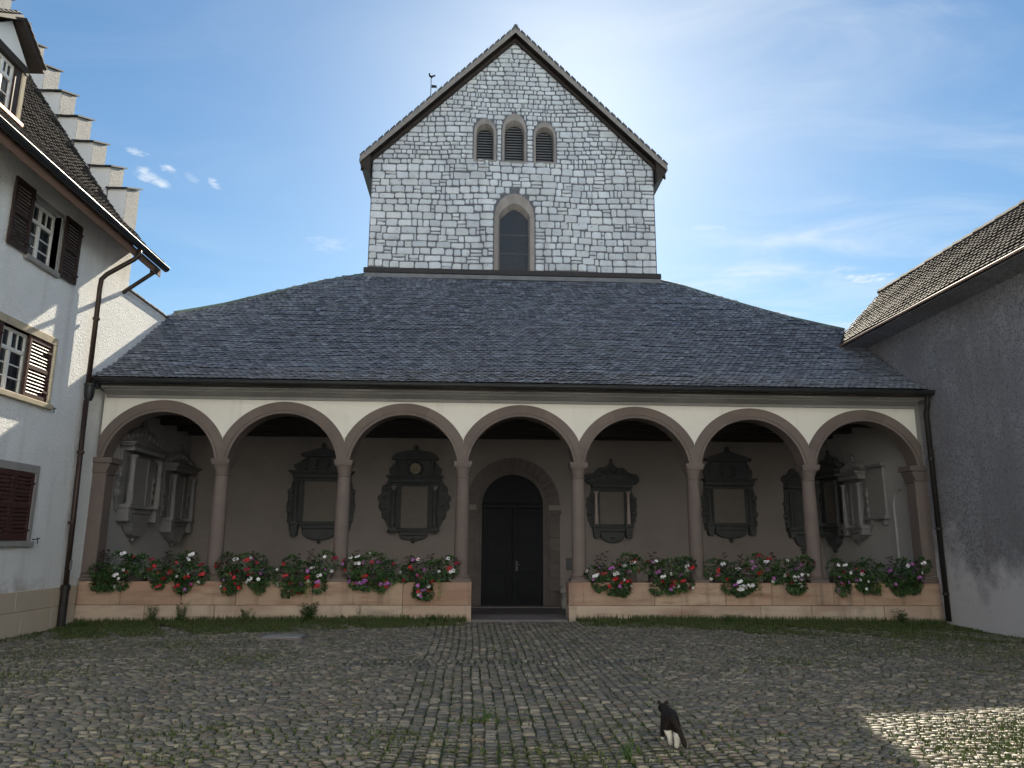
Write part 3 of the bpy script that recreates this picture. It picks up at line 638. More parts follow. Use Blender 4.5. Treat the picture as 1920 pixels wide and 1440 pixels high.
def stone_geo(w, h, r):
    """an irregular block: eight outline points, rounded forward to a slightly proud uneven face"""
    g_ = .0135; a, c_ = w/2-g_, h/2-g_; k = min(.055, a*.5, c_*.75); j = lambda s=.012: r.uniform(-s, s)
    o = [(-a+k*r.uniform(.1, 1), -c_+j(.012)), (a-k*r.uniform(.1, 1), -c_+j(.012)), (a+j(.005), -c_+k*r.uniform(.2, 1)), (a+j(.005), c_-k*r.uniform(.2, 1)),
         (a-k*r.uniform(.1, 1), c_+j(.012)), (j(.2*w), c_+j(.012)), (-a+k*r.uniform(.1, 1), c_+j(.012)), (-a+j(.012), c_-k*r.uniform(.2, 1)), (-a+j(.005), -c_+k*r.uniform(.2, 1))]
    n = len(o); pr = r.uniform(.014, .036)
    vs = [(p[0], .0, p[1]) for p in o]+[(p[0]*(1-.012/max(a, .03)), -pr*r.uniform(.8, 1.1), p[1]*(1-.014/max(c_, .03))) for p in o]+[(j(.2*a), -pr*1.12, j(.2*c_))]
    return vs, [(i, (i+1) % n, (i+1) % n+n, i+n) for i in range(n)]+[(n+i, n+(i+1) % n, 2*n) for i in range(n)]
sc = [(s[1]-s[0])*(s[3]-s[2]) for s in stones]; top = set(np.argsort(-np.array(sc))[:295].tolist()); rest = MB(); rr = random.Random(3)
for i, (x0, x1, z0, z1) in enumerate(stones):
    vs, fs = stone_geo(x1-x0, z1-z0, rr); c_ = ((x0+x1)/2, YN-.001, (z0+z1)/2)
    if i in top: piece('stone', MB().add(vs, fs).mesh('stone', M['lime_stone'], False), gable, c_)
    else: rest.add([(p[0]+c_[0], p[1]+c_[1], p[2]+c_[2]) for p in vs], fs, rr.random())
obj('small_stones', rest, M['lime_stone'], gable, kind='stuff')
# windows in the gable
def open_arch(w, pointed):
    n = 8; L_ = []
    for i in range(n+1):
        a = math.pi*i/n; zz_ = w.get('rise', w['hw'])*math.sin(a)
        if pointed: zz_ = w['rise']*(1-abs(math.cos(a))**1.5)
        L_.append((w['cx']+w['hw']*math.cos(a), w['zs']+zz_))
    return L_
def surround(mb, w, pointed):
    inn = [(w['cx']+w['hw'], w['z0'])]+open_arch(w, pointed)+[(w['cx']-w['hw'], w['z0'])]
    n = 8; o = [(w['cx']+w['out'], w['z0'])]+[(w['cx']+w['out']*math.cos(math.pi*i/n), w['zs']+w['orise']*math.sin(math.pi*i/n)) for i in range(n+1)]+[(w['cx']-w['out'], w['z0'])]
    out_ = []
    for k, ((i0, o0), (i1, o1)) in enumerate(zip(list(zip(inn, o))[:-1], list(zip(inn, o))[1:])):
        ya, yb, yi = YN-.022, YN-.001, YN+.20
        m0 = ((i0[0]*.72+o0[0]*.28), (i0[1]*.72+o0[1]*.28)); m1 = ((i1[0]*.72+o1[0]*.28), (i1[1]*.72+o1[1]*.28))
        q = MB()
        q.add([(m0[0], ya, m0[1]), (o0[0], ya, o0[1]), (o1[0], ya, o1[1]), (m1[0], ya, m1[1]), (i0[0], yi, i0[1]), (i1[0], yi, i1[1]), (o0[0], yb, o0[1]), (o1[0], yb, o1[1])],
              [(0, 1, 2, 3), (0, 3, 5, 4), (1, 6, 7, 2)], random.random())
        out_.append(q)
    return out_
def hole_dark(w, pointed, m):
    p = [(w['cx']-w['hw'], w['z0']), (w['cx']+w['hw'], w['z0'])]+open_arch(w, pointed)
    return p
# cut the openings in the mortar bed: rebuild the bed as strips around the windows
def clip_bed():
    bed = MB(); zs = sorted({9.2, zr, zl, AZ, *[w['z0'] for w in LOUV+[LANC]], *np.arange(9.3, AZ, .06).tolist()})
    for za, zb in zip(zs[:-1], zs[1:]):
        zm = (za+zb)/2; lo, hi = max(NX0, AX-half(zm)), min(NX1, AX+half(zm)); cuts = []
        for w in LOUV+[LANC]:
            zt = w['zs']+w['orise']
            if w['z0'] < zm < zt-.10:
                o_ = w['out'] if zm < w['zs'] else w['out']*math.sqrt(max(0., 1-((zm-w['zs'])/(w['orise']))**2))
                cuts.append((w['cx']-o_*.93, w['cx']+o_*.93))
        x = lo
        for a, c_ in sorted(cuts)+[(hi, hi)]:
            if a > x: bed.add([(x, YN, za), (a, YN, za), (a, YN, zb), (x, YN, zb)], [(0, 1, 2, 3)])
            x = max(x, c_)
    return bed
old = gable.data; gable.data = clip_bed().mesh('gable_wall', M['mortar'], False, tuple(wloc(church))); bpy.data.meshes.remove(old)
lw = bpy.data.objects.new('lancet_window', None); COL.objects.link(lw); lw.parent = church; lw.location = Vector((LANC['cx'], YN, LANC['z0']))-wloc(church)
for q in surround(MB(), LANC, True): obj('surround_stone', q, M['surround'], lw)
pl = hole_dark(LANC, True, None); obj('leaded_glass', MB().prism(pl, 'y', YN+.205, YN+.225), M['lead_glass'], lw)
lat = MB(); w = LANC
def inside(x, z):
    if z < w['z0'] or abs(x-w['cx']) > w['hw']: return False
    if z < w['zs']: return True
    t_ = abs(x-w['cx'])/w['hw']; return z < w['zs']+w['rise']*(1-t_**1.5)
for sg in (-1, 1):
    for k in range(-30, 60):
        p = None; x = w['cx']-w['hw']
        seg = [];
        for i in range(61):
            xx = w['cx']-w['hw']+2*w['hw']*i/60; zz_ = w['z0']+k*.075+sg*(xx-w['cx'])*1.25
            if inside(xx, zz_): seg.append((xx, YN+.198, zz_))
        if len(seg) > 2: lat.tube([seg[0], seg[-1]], .006, 4, cap=False)
obj('lead_lattice', lat, M['lead'], lw)
obj('saddle_bar', MB().tube([(w['cx']-w['hw'], YN+.185, 10.30), (w['cx']+w['hw'], YN+.185, 10.30)], .010, 6).tube([(w['cx']-w['hw'], YN+.185, 10.92), (w['cx']+w['hw'], YN+.185, 10.92)], .010, 6), M['flashing'], lw)
for w_ in LOUV:
    e = bpy.data.objects.new('belfry_window', None); COL.objects.link(e); e.parent = church; e.location = Vector((w_['cx'], YN, w_['z0']))-wloc(church)
    for q in surround(MB(), w_, False): obj('surround_stone', q, M['surround'], e)
    obj('sill', MB().box(w_['cx']-w_['out'], w_['cx']+w_['out'], YN-.03, YN+.22, w_['z0']-.06, w_['z0']), M['surround'], e)
    obj('shutter_back', MB().prism(hole_dark(w_, False, None), 'y', YN+.24, YN+.26), M['iron'], e)
    zz_ = w_['z0']+.03
    while zz_ < w_['zs']+w_['hw']*.80:
        hw = w_['hw']-.012
        if zz_+.05 > w_['zs']: hw = math.sqrt(max(.01, w_['hw']**2-(zz_+.05-w_['zs'])**2))-.012
        obj('louvre_slat', MB().add([(w_['cx']-hw, YN+.15, zz_), (w_['cx']+hw, YN+.15, zz_), (w_['cx']+hw, YN+.235, zz_+.075), (w_['cx']-hw, YN+.235, zz_+.075), (w_['cx']-hw, YN+.15, zz_-.012), (w_['cx']+hw, YN+.15, zz_-.012), (w_['cx']+hw, YN+.235, zz_+.063), (w_['cx']-hw, YN+.235, zz_+.063)],
            [(0, 1, 2, 3), (7, 6, 5, 4), (4, 5, 1, 0), (5, 6, 2, 1), (7, 4, 0, 3)]), M['louvre'], e); zz_ += .092
# nave roof: two slopes, verge boards, verge tiles, eaves running back
RA = Vector((AX, 0, 18.30)); nr = None
ZT = 17.86
b = MB(); EX = 4.76
ze = ZT-EX*VSL+.06
for sg in (-1, 1):
    xa, xe = AX, AX+sg*EX
    for dz in (0., -.13):
        vs = [(xa, YN-.36, ZT+dz), (xe, YN-.36, ZT-EX*VSL+dz), (xe, 32.3, ZT-EX*VSL+dz), (xa, 32.3, ZT+dz)]
        b.add(vs, [(0, 1, 2, 3) if (sg < 0) == (dz == 0.) else (3, 2, 1, 0)])
    b.add([(xe, YN-.36, ZT-EX*VSL), (xe, YN-.36, ZT-EX*VSL-.13), (xe, 32.3, ZT-EX*VSL-.13), (xe, 32.3, ZT-EX*VSL)], [(0, 1, 2, 3)])
nave_roof = obj('nave_roof', b, M['wood_dark'], church)
for sg in (-1, 1):
    def vb(d0, d1, ya, yb): return [(AX, ZT+d0), (AX, ZT+d1), (AX+sg*EX, ZT-EX*VSL+d1), (AX+sg*EX, ZT-EX*VSL+d0)][::-sg]
    obj('verge_board', MB().prism(vb(-.02, -.22, 0, 0), 'y', YN-.385, YN-.362), M['wood_grey'], nave_roof)
    obj('verge_moulding', MB().prism(vb(-.24, -.36, 0, 0), 'y', YN-.13, YN-.04), M['wood_dark'], nave_roof)
    places = []; L_ = EX*math.hypot(1, VSL); s_ = 0.
    for rowi in range(int(L_/TE)):
        s_ = rowi*TE-.03
        for k in range(5):
            xx = AX+sg*(EX-s_/math.hypot(1, VSL)); zz_ = ZT-abs(xx-AX)*VSL+.01
            places.append(((xx, YN-.33+k*TW+(TW/2 if rowi % 2 else 0)-.06, zz_), (0, -sg, 0), (-sg, 0, VSL)))
    lay_tiles(places, nave_roof, M['tile'], 145, tile_geo(TW*.97, TE*1.75, .014, .014))
    # eave box with a cranked foot, running back along the nave
    xe = AX+sg*EX; zz_ = ZT-EX*VSL; xw = NX0 if sg < 0 else NX1
    obj('eave_board', MB().prism([(xe+sg*.02, zz_-.02), (xe+sg*.03, zz_-.15), (xw+sg*.03, zz_-.55), (xw+sg*.03, zz_+.16)][::-sg], 'y', YN-.30, 32.), M['wood_dark'], nave_roof)
obj('ridge_tile', MB().tube([(AX, YN-.37, ZT+.03), (AX, 32.3, ZT+.03)], .075, 8), M['tile'], nave_roof)
# weather vane
VX, VY = -2.73, 7.
v = thing('weather_vane', 'black rooster weather vane on a thin pole above the left roof slope', 'weather vane', (VX, VY, ZT-abs(VX-AX)*VSL))
obj('pole', MB().tube([(VX, VY, ZT-abs(VX-AX)*VSL-.05), (VX, VY, 17.36)], [.022, .012], 6), M['iron'], v)
rs = [(-.085, .02), (-.03, -.03), (0, -.07), (.03, -.05), (.07, .0), (.16, .035), (.165, .065), (.10, .065), (.045, .045), (.0, .035), (-.03, .06), (-.035, .12), (-.055, .145), (-.075, .115), (-.105, .095), (-.08, .075)]
obj('rooster', MB().prism([(VX+p[0], 17.42+p[1]) for p in rs], 'y', VY-.012, VY+.012), M['iron'], v)
fl = [(.02, -.05), (.17, -.04), (.22, -.075), (.19, .0), (.20, .045), (.02, .06)]
obj('pennant', MB().prism([(VX+p[0], 17.04+p[1]) for p in fl], 'y', VY-.008, VY+.008), M['iron'], v)
# right downpipe of the church
dp = bpy.data.objects.new('downpipe', None); COL.objects.link(dp); dp.parent = church; dp.location = Vector((8.97, -.45, 0))-wloc(church)
obj('pipe', MB().tube([(8.95, -.60, 4.80), (8.965, -.54, 4.60), (8.97, -.46, 4.45), (8.97, -.45, .02)], .055, 10), M['iron'], dp, smooth=True)
for zz_ in (3.4, 1.9, .55): obj('clamp', MB().lathe([(.058, 0), (.068, .005), (.068, .05), (.058, .055)], (8.97, -.45, zz_), 10), M['iron'], dp)
obj('pier', MB().box(8.985, 9.10, -.004, .36, .0, 4.70), M['grey_stone'], church)

# ------------------------------------------------------------------ house on the left
LX = -9.1
house = thing('stepped_gable_house', 'white roughcast house with stepped gable, dormer and dark red shutters, left', 'house', (LX-2, -4., 0))
W_UP = (-3.28, -2.36, 6.60, 7.72); W_MID = (-4.30, -2.06, 4.10, 5.24); W_LOW = (-3.24, -2.09, 1.57, 2.79)
b = MB(); wall_holes(b, 'x', LX, -26., .60, .66, 8.55, [W_MID, W_LOW, W_UP], .24, 1)
wall_holes(b, 'x', LX, .60, 3.02, .66, 7.26, [], .24, 1)
b.add([(LX, 3.02, 4), (LX-1.2, 3.02, 4), (LX-1.2, 3.02, 7.26), (LX, 3.02, 7.26)], [(0, 1, 2, 3)])
b.add([(LX, .60, 7.26), (LX-6, .60, 7.26), (LX-6, .60, 9.5), (LX, .60, 9.5)], [(0, 1, 2, 3)])
wall = obj('wall', b, M['plaster_white'], house)
obj('gable_wall', MB().add([(LX-.002, .595, -.2), (-20.8, .595, -.2), (-20.8, .595, 7.8), (-14.6, .595, 16.4), (-9.7, .595, 9.4), (LX-.002, .595, 8.6)], [(0, 1, 2, 3, 4, 5)]).add([(-20.8, .595, -.2), (-20.8, -26, -.2), (-20.8, -26, 7.8), (-20.8, .595, 7.8)], [(0, 1, 2, 3)]).add([(LX-.01, -26, -.2), (-20.8, -26, -.2), (-20.8, -26, 7.8), (-14.6, -26, 16.4), (LX-.01, -26, 8.6)], [(4, 3, 2, 1, 0)]), M['plaster_white'], house)
obj('room_wall', MB().add([(LX-2.4, -6, .5), (LX-2.4, .4, .5), (LX-2.4, .4, 8.5), (LX-2.4, -6, 8.5)], [(0, 1, 2, 3)]), M['inner_wall'], house)
# plinth in two courses
for (z0, z1) in ((-.15, .33), (.335, .69)):
    yy = -.12+random.uniform(-.3, 0)
    edges = [-.105]
    while edges[-1] > -12: edges.append(edges[-1]-random.uniform(.7, 1.3))
    for a, c_ in zip(edges[1:], edges[:-1]): obj('plinth_block', MB().box(LX-.1, LX+.022, a+.003, c_-.003, z0, z1), M['plinth_stone'], house, bevel=.008)
# low wall behind the gable with a tile coping
yy = .66
while yy < 2.98:
    l_ = random.uniform(.30, .42); obj('coping_tile', MB().box(LX-.34, LX+.05, yy, min(yy+l_, 3.03), 7.265, 7.305+random.uniform(0, .02)), M['tile_warm'], house, bevel=.01); yy += l_+.006
# roof
RP = [(-8.32, 7.86), (-8.75, 8.25), (-9.2, 8.76), (-9.67, 9.40), (-11.74, 12.38), (-14.6, 16.5)]
RS = [0.]
for i in range(1, len(RP)): RS.append(RS[-1]+math.hypot(RP[i][0]-RP[i-1][0], RP[i][1]-RP[i-1][1]))
b = MB()
for (xa, za), (xb, zb) in zip(RP[:-1], RP[1:]):
    ya_ = .0 if xa < -9.05 else .66
    b.add([(xa, -26, za-.01), (xa, ya_, za-.01), (xb, ya_ if xb >= -9.05 else .0, zb-.01), (xb, -26, zb-.01)], [(0, 1, 2, 3)])
b.add([(-14.6, -26, 16.5), (-14.6, 0, 16.5), (-20.9, 0, 7.8), (-20.9, -26, 7.8)], [(0, 1, 2, 3)])
hroof = obj('roof', b, M['slate'], house)
places = []; s_ = .03; row = 0
while s_ < RS[-1]-.1 and s_ < 9.2:
    xa = float(np.interp(s_, RS, [p[0] for p in RP])); za = float(np.interp(s_, RS, [p[1] for p in RP]))
    xb = float(np.interp(s_+.1, RS, [p[0] for p in RP])); zb = float(np.interp(s_+.1, RS, [p[1] for p in RP]))
    yy = -8.2+(TW/2 if row % 2 else 0); ymax = .62 if xa > -9.08 else -.02
    while yy < ymax:
        places.append(((xa, yy, za+.008*math.sin(yy*2+row)), (0, 1, 0), (xb-xa, 0, zb-za))); yy += TW
    s_ += TE*1.12*random.uniform(.97, 1.03); row += 1
lay_tiles(places, hroof, M['tile_warm'])
obj('eave_board', MB().box(-8.46, -8.43, -26, .66, 7.62, 7.80), M['eave_wood'], house)
obj('eave_soffit', MB().prism([(-8.44, 7.66), (-8.44, 7.70), (-9.10, 8.32), (-9.10, 8.28)][::-1], 'y', -26, .655), M['eave_wood'], house)
g_ = MB(); n = 8
for rr_, fl_ in ((.085, 0), (.076, 1)):
    pr_ = [(-8.335+rr_*math.cos(a), 7.845+rr_*math.sin(a)) for a in [math.pi+math.pi*i/n for i in range(n+1)]]
    g_.add([(p[0], yv, p[1]) for yv in (-26, .70) for p in pr_], [(i, i+1, n+2+i, n+1+i) if fl_ else (n+1+i, n+2+i, i+1, i) for i in range(n)])
g_.tube([(-8.25, -26, 7.85), (-8.25, .70, 7.85)], .009, 6); g_.prism([(-8.335+.085*math.cos(a), 7.845+.085*math.sin(a)) for a in [math.pi+math.pi*i/n for i in range(n+1)]], 'y', .695, .705)
obj('gutter', g_, M['gutter'], house)
obj('eave_strut', MB().box(-8.52, -8.40, .30, .42, 7.60, 7.70).tube([(-9.10, .36, 7.12), (-8.46, .36, 7.62)], .045, 6), M['wood_dark'], house)
# stepped gable: a thick wall rising in steps, each with a smooth front, rough return and sloping slab
STEPX = [-9.10, -9.52, -9.99, -10.42, -10.87, -11.33, -11.80, -12.28, -12.76, -13.24]; STEPZ = [9.50, 10.04, 10.65, 11.28, 11.92, 12.57, 13.22, 13.88, 14.54, 15.20]
for k in range(len(STEPX)):
    x1 = STEPX[k]; x0 = STEPX[k+1]-.03 if k+1 < len(STEPX) else x1-2.6; zt = STEPZ[k]; zb = (8.2 if k == 0 else STEPZ[k-1]-.75)
    xb = x0
    s1 = MB().add([(xb, .0, zb), (x1-.004, .0, zb), (x1-.004, .0, zt), (xb, .0, zt)], [(0, 1, 2, 3)])
    st = obj('gable_step', MB().add([(x1, .0, zb), (x1, .60, zb), (x1, .60, zt+.26), (x1, .0, zt)], [(0, 1, 2, 3)]).add([(xb, .6, zb), (x1, .6, zb), (x1, .6, zt+.26), (xb, .6, zt+.26)], [(3, 2, 1, 0)]).add([(xb, .0, zt), (x1, .0, zt), (x1, .6, zt+.26), (xb, .6, zt+.26)], [(0, 1, 2, 3)]), M['plaster_old'], house)
    obj('step_front', s1, M['plaster_smooth'], st)
    for i in range(3):
        xa, xc = x0+.0+(x1-x0+.05)*i/3, x0+(x1-x0+.05)*(i+1)/3; up_ = random.uniform(0, .014)
        obj('step_slab', MB().add([(xa, -.09, zt-.03+up_), (xc-.006, -.09, zt-.03+up_), (xc-.006, .66, zt+.295+up_), (xa, .66, zt+.295+up_), (xa, -.09, zt+.005+up_), (xc-.006, -.09, zt+.005+up_), (xc-.006, .66, zt+.33+up_), (xa, .66, zt+.33+up_)],
            [(0, 3, 2, 1), (4, 5, 6, 7), (0, 1, 5, 4), (1, 2, 6, 5), (2, 3, 7, 6), (3, 0, 4, 7)]), M['slate'], st)
# windows
def casement(win, x, nmull, rows, parent, m=None, bars=True):
    a0, a1, z0, z1 = win; m = m or M['white_paint']
    f = MB().box(x-.05, x, a0, a0+.055, z0, z1).box(x-.05, x, a1-.055, a1, z0, z1).box(x-.05, x, a0+.055, a1-.055, z0, z0+.06).box(x-.05, x, a0+.055, a1-.055, z1-.06, z1)
    zt = z0+(z1-z0)*.68; f.box(x-.045, x+.012, a0+.055, a1-.055, zt-.035, zt+.035)
    am = (a0+a1)/2; f.box(x-.045, x+.008, am-.04, am+.04, z0+.06, zt-.035).box(x-.045, x+.008, am-.03, am+.03, zt+.035, z1-.06)
    fr = obj('window_frame', f, m, parent, bevel=.005)
    gb = MB()
    for i in range(1, rows):
        zz_ = z0+.06+(zt-z0-.095)*i/rows; gb.box(x-.035, x-.008, a0+.055, am-.04, zz_-.011, zz_+.011).box(x-.035, x-.008, am+.04, a1-.055, zz_-.011, zz_+.011)
    for s0, s1 in ((a0+.055, am-.03), (am+.03, a1-.055)): gb.box(x-.035, x-.008, (s0+s1)/2-.010, (s0+s1)/2+.010, zt+.035, z1-.06)
    if gb.v: obj('glazing_bar', gb, m, parent)
    for s0, s1 in ((a0+.05, am-.035), (am+.035, a1-.05)):
        for q0, q1 in ((z0+.055, zt-.03), (zt+.03, z1-.055)):
            obj('pane', MB().add([(x-.03, s0, q0), (x-.03, s1, q0), (x-.03, s1, q1), (x-.03, s0, q1)], [(0, 1, 2, 3)]), M['glass'], parent)
def shutter(a0, a1, z0, z1, x, parent, m, th=.04, name='shutter', slat=.062, tilt=1):
    s = bpy.data.objects.new(name, None); COL.objects.link(s); s.parent = parent; s.location = Vector((x, a0, z0))-wloc(parent)
    f = MB().box(x, x+th, a0, a0+.06, z0, z1).box(x, x+th, a1-.06, a1, z0, z1).box(x, x+th, a0+.06, a1-.06, z0, z0+.075).box(x, x+th, a0+.06, a1-.06, z1-.075, z1)
    zm = (z0+z1)/2; f.box(x, x+th, a0+.06, a1-.06, zm-.035, zm+.035)
    for zz_ in (z0+.18, z1-.18): f.box(x+th, x+th+.012, a1-.17, a1+.025, zz_-.02, zz_+.02)
    for lo_, hi_ in ((z0+.075, zm-.035), (zm+.035, z1-.075)):
        k = max(2, int((hi_-lo_)/slat)); st_ = (hi_-lo_)/k
        for i in range(k):
            zz_ = lo_+i*st_
            f.add([(x+.004, a0+.06, zz_+st_*.98), (x+.004, a1-.06, zz_+st_*.98), (x+th-.004, a1-.06, zz_+st_*.18), (x+th-.004, a0+.06, zz_+st_*.18),
                   (x+.004, a0+.06, zz_+st_*.86), (x+.004, a1-.06, zz_+st_*.86), (x+th-.004, a1-.06, zz_+.0), (x+th-.004, a0+.06, zz_+.0)], [(0, 3, 2, 1), (4, 5, 6, 7), (3, 7, 6, 2), (0, 1, 5, 4)])
    me = f.mesh(name, m, False, tuple(wloc(parent)+s.location)); COL.objects.unlink(s); bpy.data.objects.remove(s)
    o = bpy.data.objects.new(name, me); COL.objects.link(o); o.parent = parent; o.location = Vector((x, a0, z0))-wloc(parent)
    o.data.transform(Matrix.Translation(Vector((0, 0, 0))))
    return o
def window(name, win, fw, fm, sillm):
    a0, a1, z0, z1 = win; w_ = bpy.data.objects.new(name, None); COL.objects.link(w_); w_.parent = house; w_.location = Vector((LX, (a0+a1)/2, z0))-wloc(house)
    q = MB().box(LX-.16, LX+.018, a0-fw, a0, z0, z1).box(LX-.16, LX+.018, a1, a1+fw, z0, z1).box(LX-.16, LX+.018, a0-fw, a1+fw, z1, z1+fw*1.15)
    obj('stone_frame', q, fm, w_, bevel=.008)
    obj('sill', MB().box(LX-.16, LX+.075, a0-fw-.02, a1+fw+.02, z0-.10, z0-.001), sillm, w_, bevel=.01)
    return w_
w1 = window('window', W_MID, .125, M['frame_stone'], M['frame_stone'])
casement((-3.66, -2.74, 4.10, 5.24), LX-.10, 1, 3, w1)
for a, c_ in ((-4.30, -3.66), (-2.74, -2.06)): obj('side_panel', MB().box(LX-.22, LX-.17, a, c_, 4.10, 5.24), M['white_paint'], w1)
shutter(-2.80, -2.065, 4.115, 5.225, LX-.035, w1, M['shutter']); shutter(-4.295, -3.60, 4.115, 5.225, LX-.035, w1, M['shutter'])
w2 = window('window', W_LOW, .125, M['frame_grey'], M['frame_grey'])
shutter(-2.66, -2.095, 1.58, 2.78, LX-.03, w2, M['shutter']); shutter(-3.235, -2.67, 1.58, 2.78, LX-.03, w2, M['shutter'])
for a, zz_ in ((-1.90, 1.60), (-1.93, 4.02)): obj('shutter_stay', MB().tube([(LX, a, zz_), (LX+.10, a, zz_), (LX+.10, a, zz_-.07)], .010, 5).tube([(LX+.10, a-.03, zz_+.02), (LX+.10, a+.05, zz_+.02)], .010, 5), M['iron'], house)
w3 = window('window', W_UP, .06, M['frame_grey'], M['frame_grey'])
casement(W_UP, LX-.12, 1, 3, w3)
shutter(-2.28, -1.70, 6.57, 7.80, LX+.03, w3, M['shutter_dark']); shutter(-3.92, -3.36, 6.57, 7.80, LX+.03, w3, M['shutter_dark'])
# downpipe with hopper
dp = bpy.data.objects.new('downpipe', None); COL.objects.link(dp); dp.parent = house; dp.location = Vector((LX+.12, -.86, 0))-wloc(house)
obj('pipe', MB().tube([(-8.335, -.70, 7.78), (-8.34, -.70, 7.62), (-8.42, -.72, 7.52), (-8.88, -.86, 7.12), (-8.97, -.88, 7.0), (-8.98, -.88, 6.8), (-8.98, -.87, 4.75)], .050, 10), M['copper_pipe'], dp, smooth=True)
obj('lower_pipe', MB().tube([(-8.98, -.86, 4.40), (-8.98, -.80, 2.2), (-8.98, -.76, .55)], .052, 10), M['copper_pipe'], dp, smooth=True)
obj('standpipe', MB().lathe([(.075, -.1), (.075, .62), (.088, .63), (.088, .72), (.07, .74)], (-8.98, -.76, 0), 12), M['iron'], dp, auto=40)
obj('hopper', MB().lathe([(.06, 4.40), (.09, 4.48), (.10, 4.70), (.112, 4.71), (.112, 4.75)], (-8.97, -.80, 0), 12).box(-9.06, -8.9, -.80, -.50, 4.70, 4.82), M['gutter'], dp, auto=40)
for zz_ in (6.1, 3.3, 1.9): obj('clamp', MB().lathe([(.062, 0), (.072, .006), (.072, .05), (.062, .056)], (-8.98, -.83 if zz_ < 4 else -.87, zz_), 10), M['copper_pipe'], dp)
obj('pipe_plate', MB().box(-8.935, -8.92, -.80, -.74, 1.02, 1.20), M['epitaph_pale'], dp)
# dormer
dm = bpy.data.objects.new('dormer', None); COL.objects.link(dm); dm.parent = house; dm.location = Vector((-9.1, -4.65, 8.7))-wloc(house)
DY0, DY1, DXF, DZ0, DZ1, DAP = -5.18, -4.02, -9.08, 8.74, 9.66, 10.24
ym = (DY0+DY1)/2
obj('post', MB().box(DXF-.14, DXF, DY1-.11, DY1, DZ0, DZ1), M['frame_stone'], dm, bevel=.01)
obj('post', MB().box(DXF-.14, DXF, DY0, DY0+.11, DZ0, DZ1), M['frame_stone'], dm, bevel=.01)
obj('side_cheek', MB().prism([(DXF-.15, DZ0+.05), (DXF-.15, DZ1), (-9.95, DZ1), (-9.9, DZ1-.05)], 'y', DY1-.05, DY1-.005).prism([(DXF-.15, DZ0+.05), (DXF-.15, DZ1), (-9.95, DZ1), (-9.9, DZ1-.05)], 'y', DY0+.005, DY0+.05), M['wood_dark'], dm)
obj('lintel', MB().box(DXF-.14, DXF+.02, DY0, DY1, DZ1+.001, DZ1+.14), M['wood_dark'], dm)
for a, c_ in ((DY1-.27, DY1-.112), (DY0+.112, DY0+.27)): obj('shutter_panel', MB().box(DXF-.10, DXF-.02, a, c_, DZ0+.06, DZ1), M['shutter_dark'], dm)
obj('pediment', MB().prism([(DY0-.02, DZ1+.141), (DY1+.02, DZ1+.141), (ym, DAP+.10)], 'x', DXF-.10, DXF-.01), M['plaster_smooth'], dm)
obj('sill', MB().box(DXF-.2, DXF+.05, DY0-.02, DY1+.02, DZ0-.06, DZ0-.001), M['bright_copper'], dm)
casement((DY0+.27, DY1-.27, DZ0, DZ1), DXF-.06, 1, 2, dm)
OV = .20
for sg in (-1, 1):
    ye, za, zb = ym+sg*(.58+OV), DAP+.22, DAP+.22-(.58+OV)*.70
    q = MB().add([(DXF+.16, ym, za), (DXF+.16, ye, zb), (-10.6, ye, zb), (-10.6, ym, za), (DXF+.16, ym, za-.10), (DXF+.16, ye, zb-.06), (-10.6, ye, zb-.06), (-10.6, ym, za-.10)],
                 [(0, 1, 2, 3), (7, 6, 5, 4), (0, 4, 5, 1), (1, 5, 6, 2)])
    dr = obj('dormer_roof', q, M['wood_dark'], dm)
    up_ = Vector((0, -sg, .70)); L_ = math.hypot(.58+OV, (.58+OV)*.70)
    for r_ in range(int(L_/.14)):
        for k in range(9):
            pp = Vector((DXF+.12-k*TW, ye, zb+.01))+up_.normalized()*(r_*.14-.02)
            a_ = Vector((-sg, 0, 0)) if sg > 0 else Vector((1, 0, 0)); n_ = a_.cross(up_)
            if n_.z < 0: a_ = -a_
            mt = frame(a_, up_.normalized(), a_.cross(up_.normalized())); 
            if r_ == 0 and k == 0: tm = MB().add(*TG).mesh('tile', M['tile_warm'])
            piece('tile', tm, dr, pp, mt)

# ------------------------------------------------------------------ building on the right
RXW = 9.1
barn = thing('roughcast_building', 'dark grey roughcast building with low tiled roof and bright copper eave edge, right', 'building', (11, -6, 0))
b = MB(); b.add([(RXW, 3.0, -.3), (RXW, -26, -.3), (RXW, -26, 6.9), (RXW, 3.0, 6.9)], [(0, 1, 2, 3)])
b.add([(RXW, 3.0, 4), (11.0, 3.0, 4), (11.0, 3.0, 7.2), (10.0, 3.0, 8.2), (RXW, 3.0, 7.2)], [(0, 1, 2, 3, 4)])
obj('wall', b, M['dark_rough'], barn)
EXR, EZR, RXR, RZR = 8.46, 6.66, 10.02, 8.32; YE0, YE1 = -26., 2.62
b = MB().add([(EXR, YE0, EZR), (EXR, YE1, EZR), (RXR, YE1, RZR), (RXR, YE0, RZR)], [(3, 2, 1, 0)])
b.add([(RXR, YE0, RZR), (RXR, YE1, RZR), (12.6, YE1, 5.7), (12.6, YE0, 5.7)], [(3, 2, 1, 0)])
b.add([(EXR, YE0, EZR-.06), (EXR, YE1, EZR-.06), (RXR, YE1, RZR-.06), (RXR, YE0, RZR-.06)], [(0, 1, 2, 3)])
b.add([(EXR, YE1, EZR-.06), (RXR, YE1, RZR-.06), (RXR, YE1, RZR), (EXR, YE1, EZR)], [(0, 1, 2, 3)])
broof = obj('roof', b, M['wood_dark'], barn)
up_ = Vector((RXR-EXR, 0, RZR-EZR)); L_ = up_.length; uu = up_.normalized(); places = []
s_ = .02; row = 0
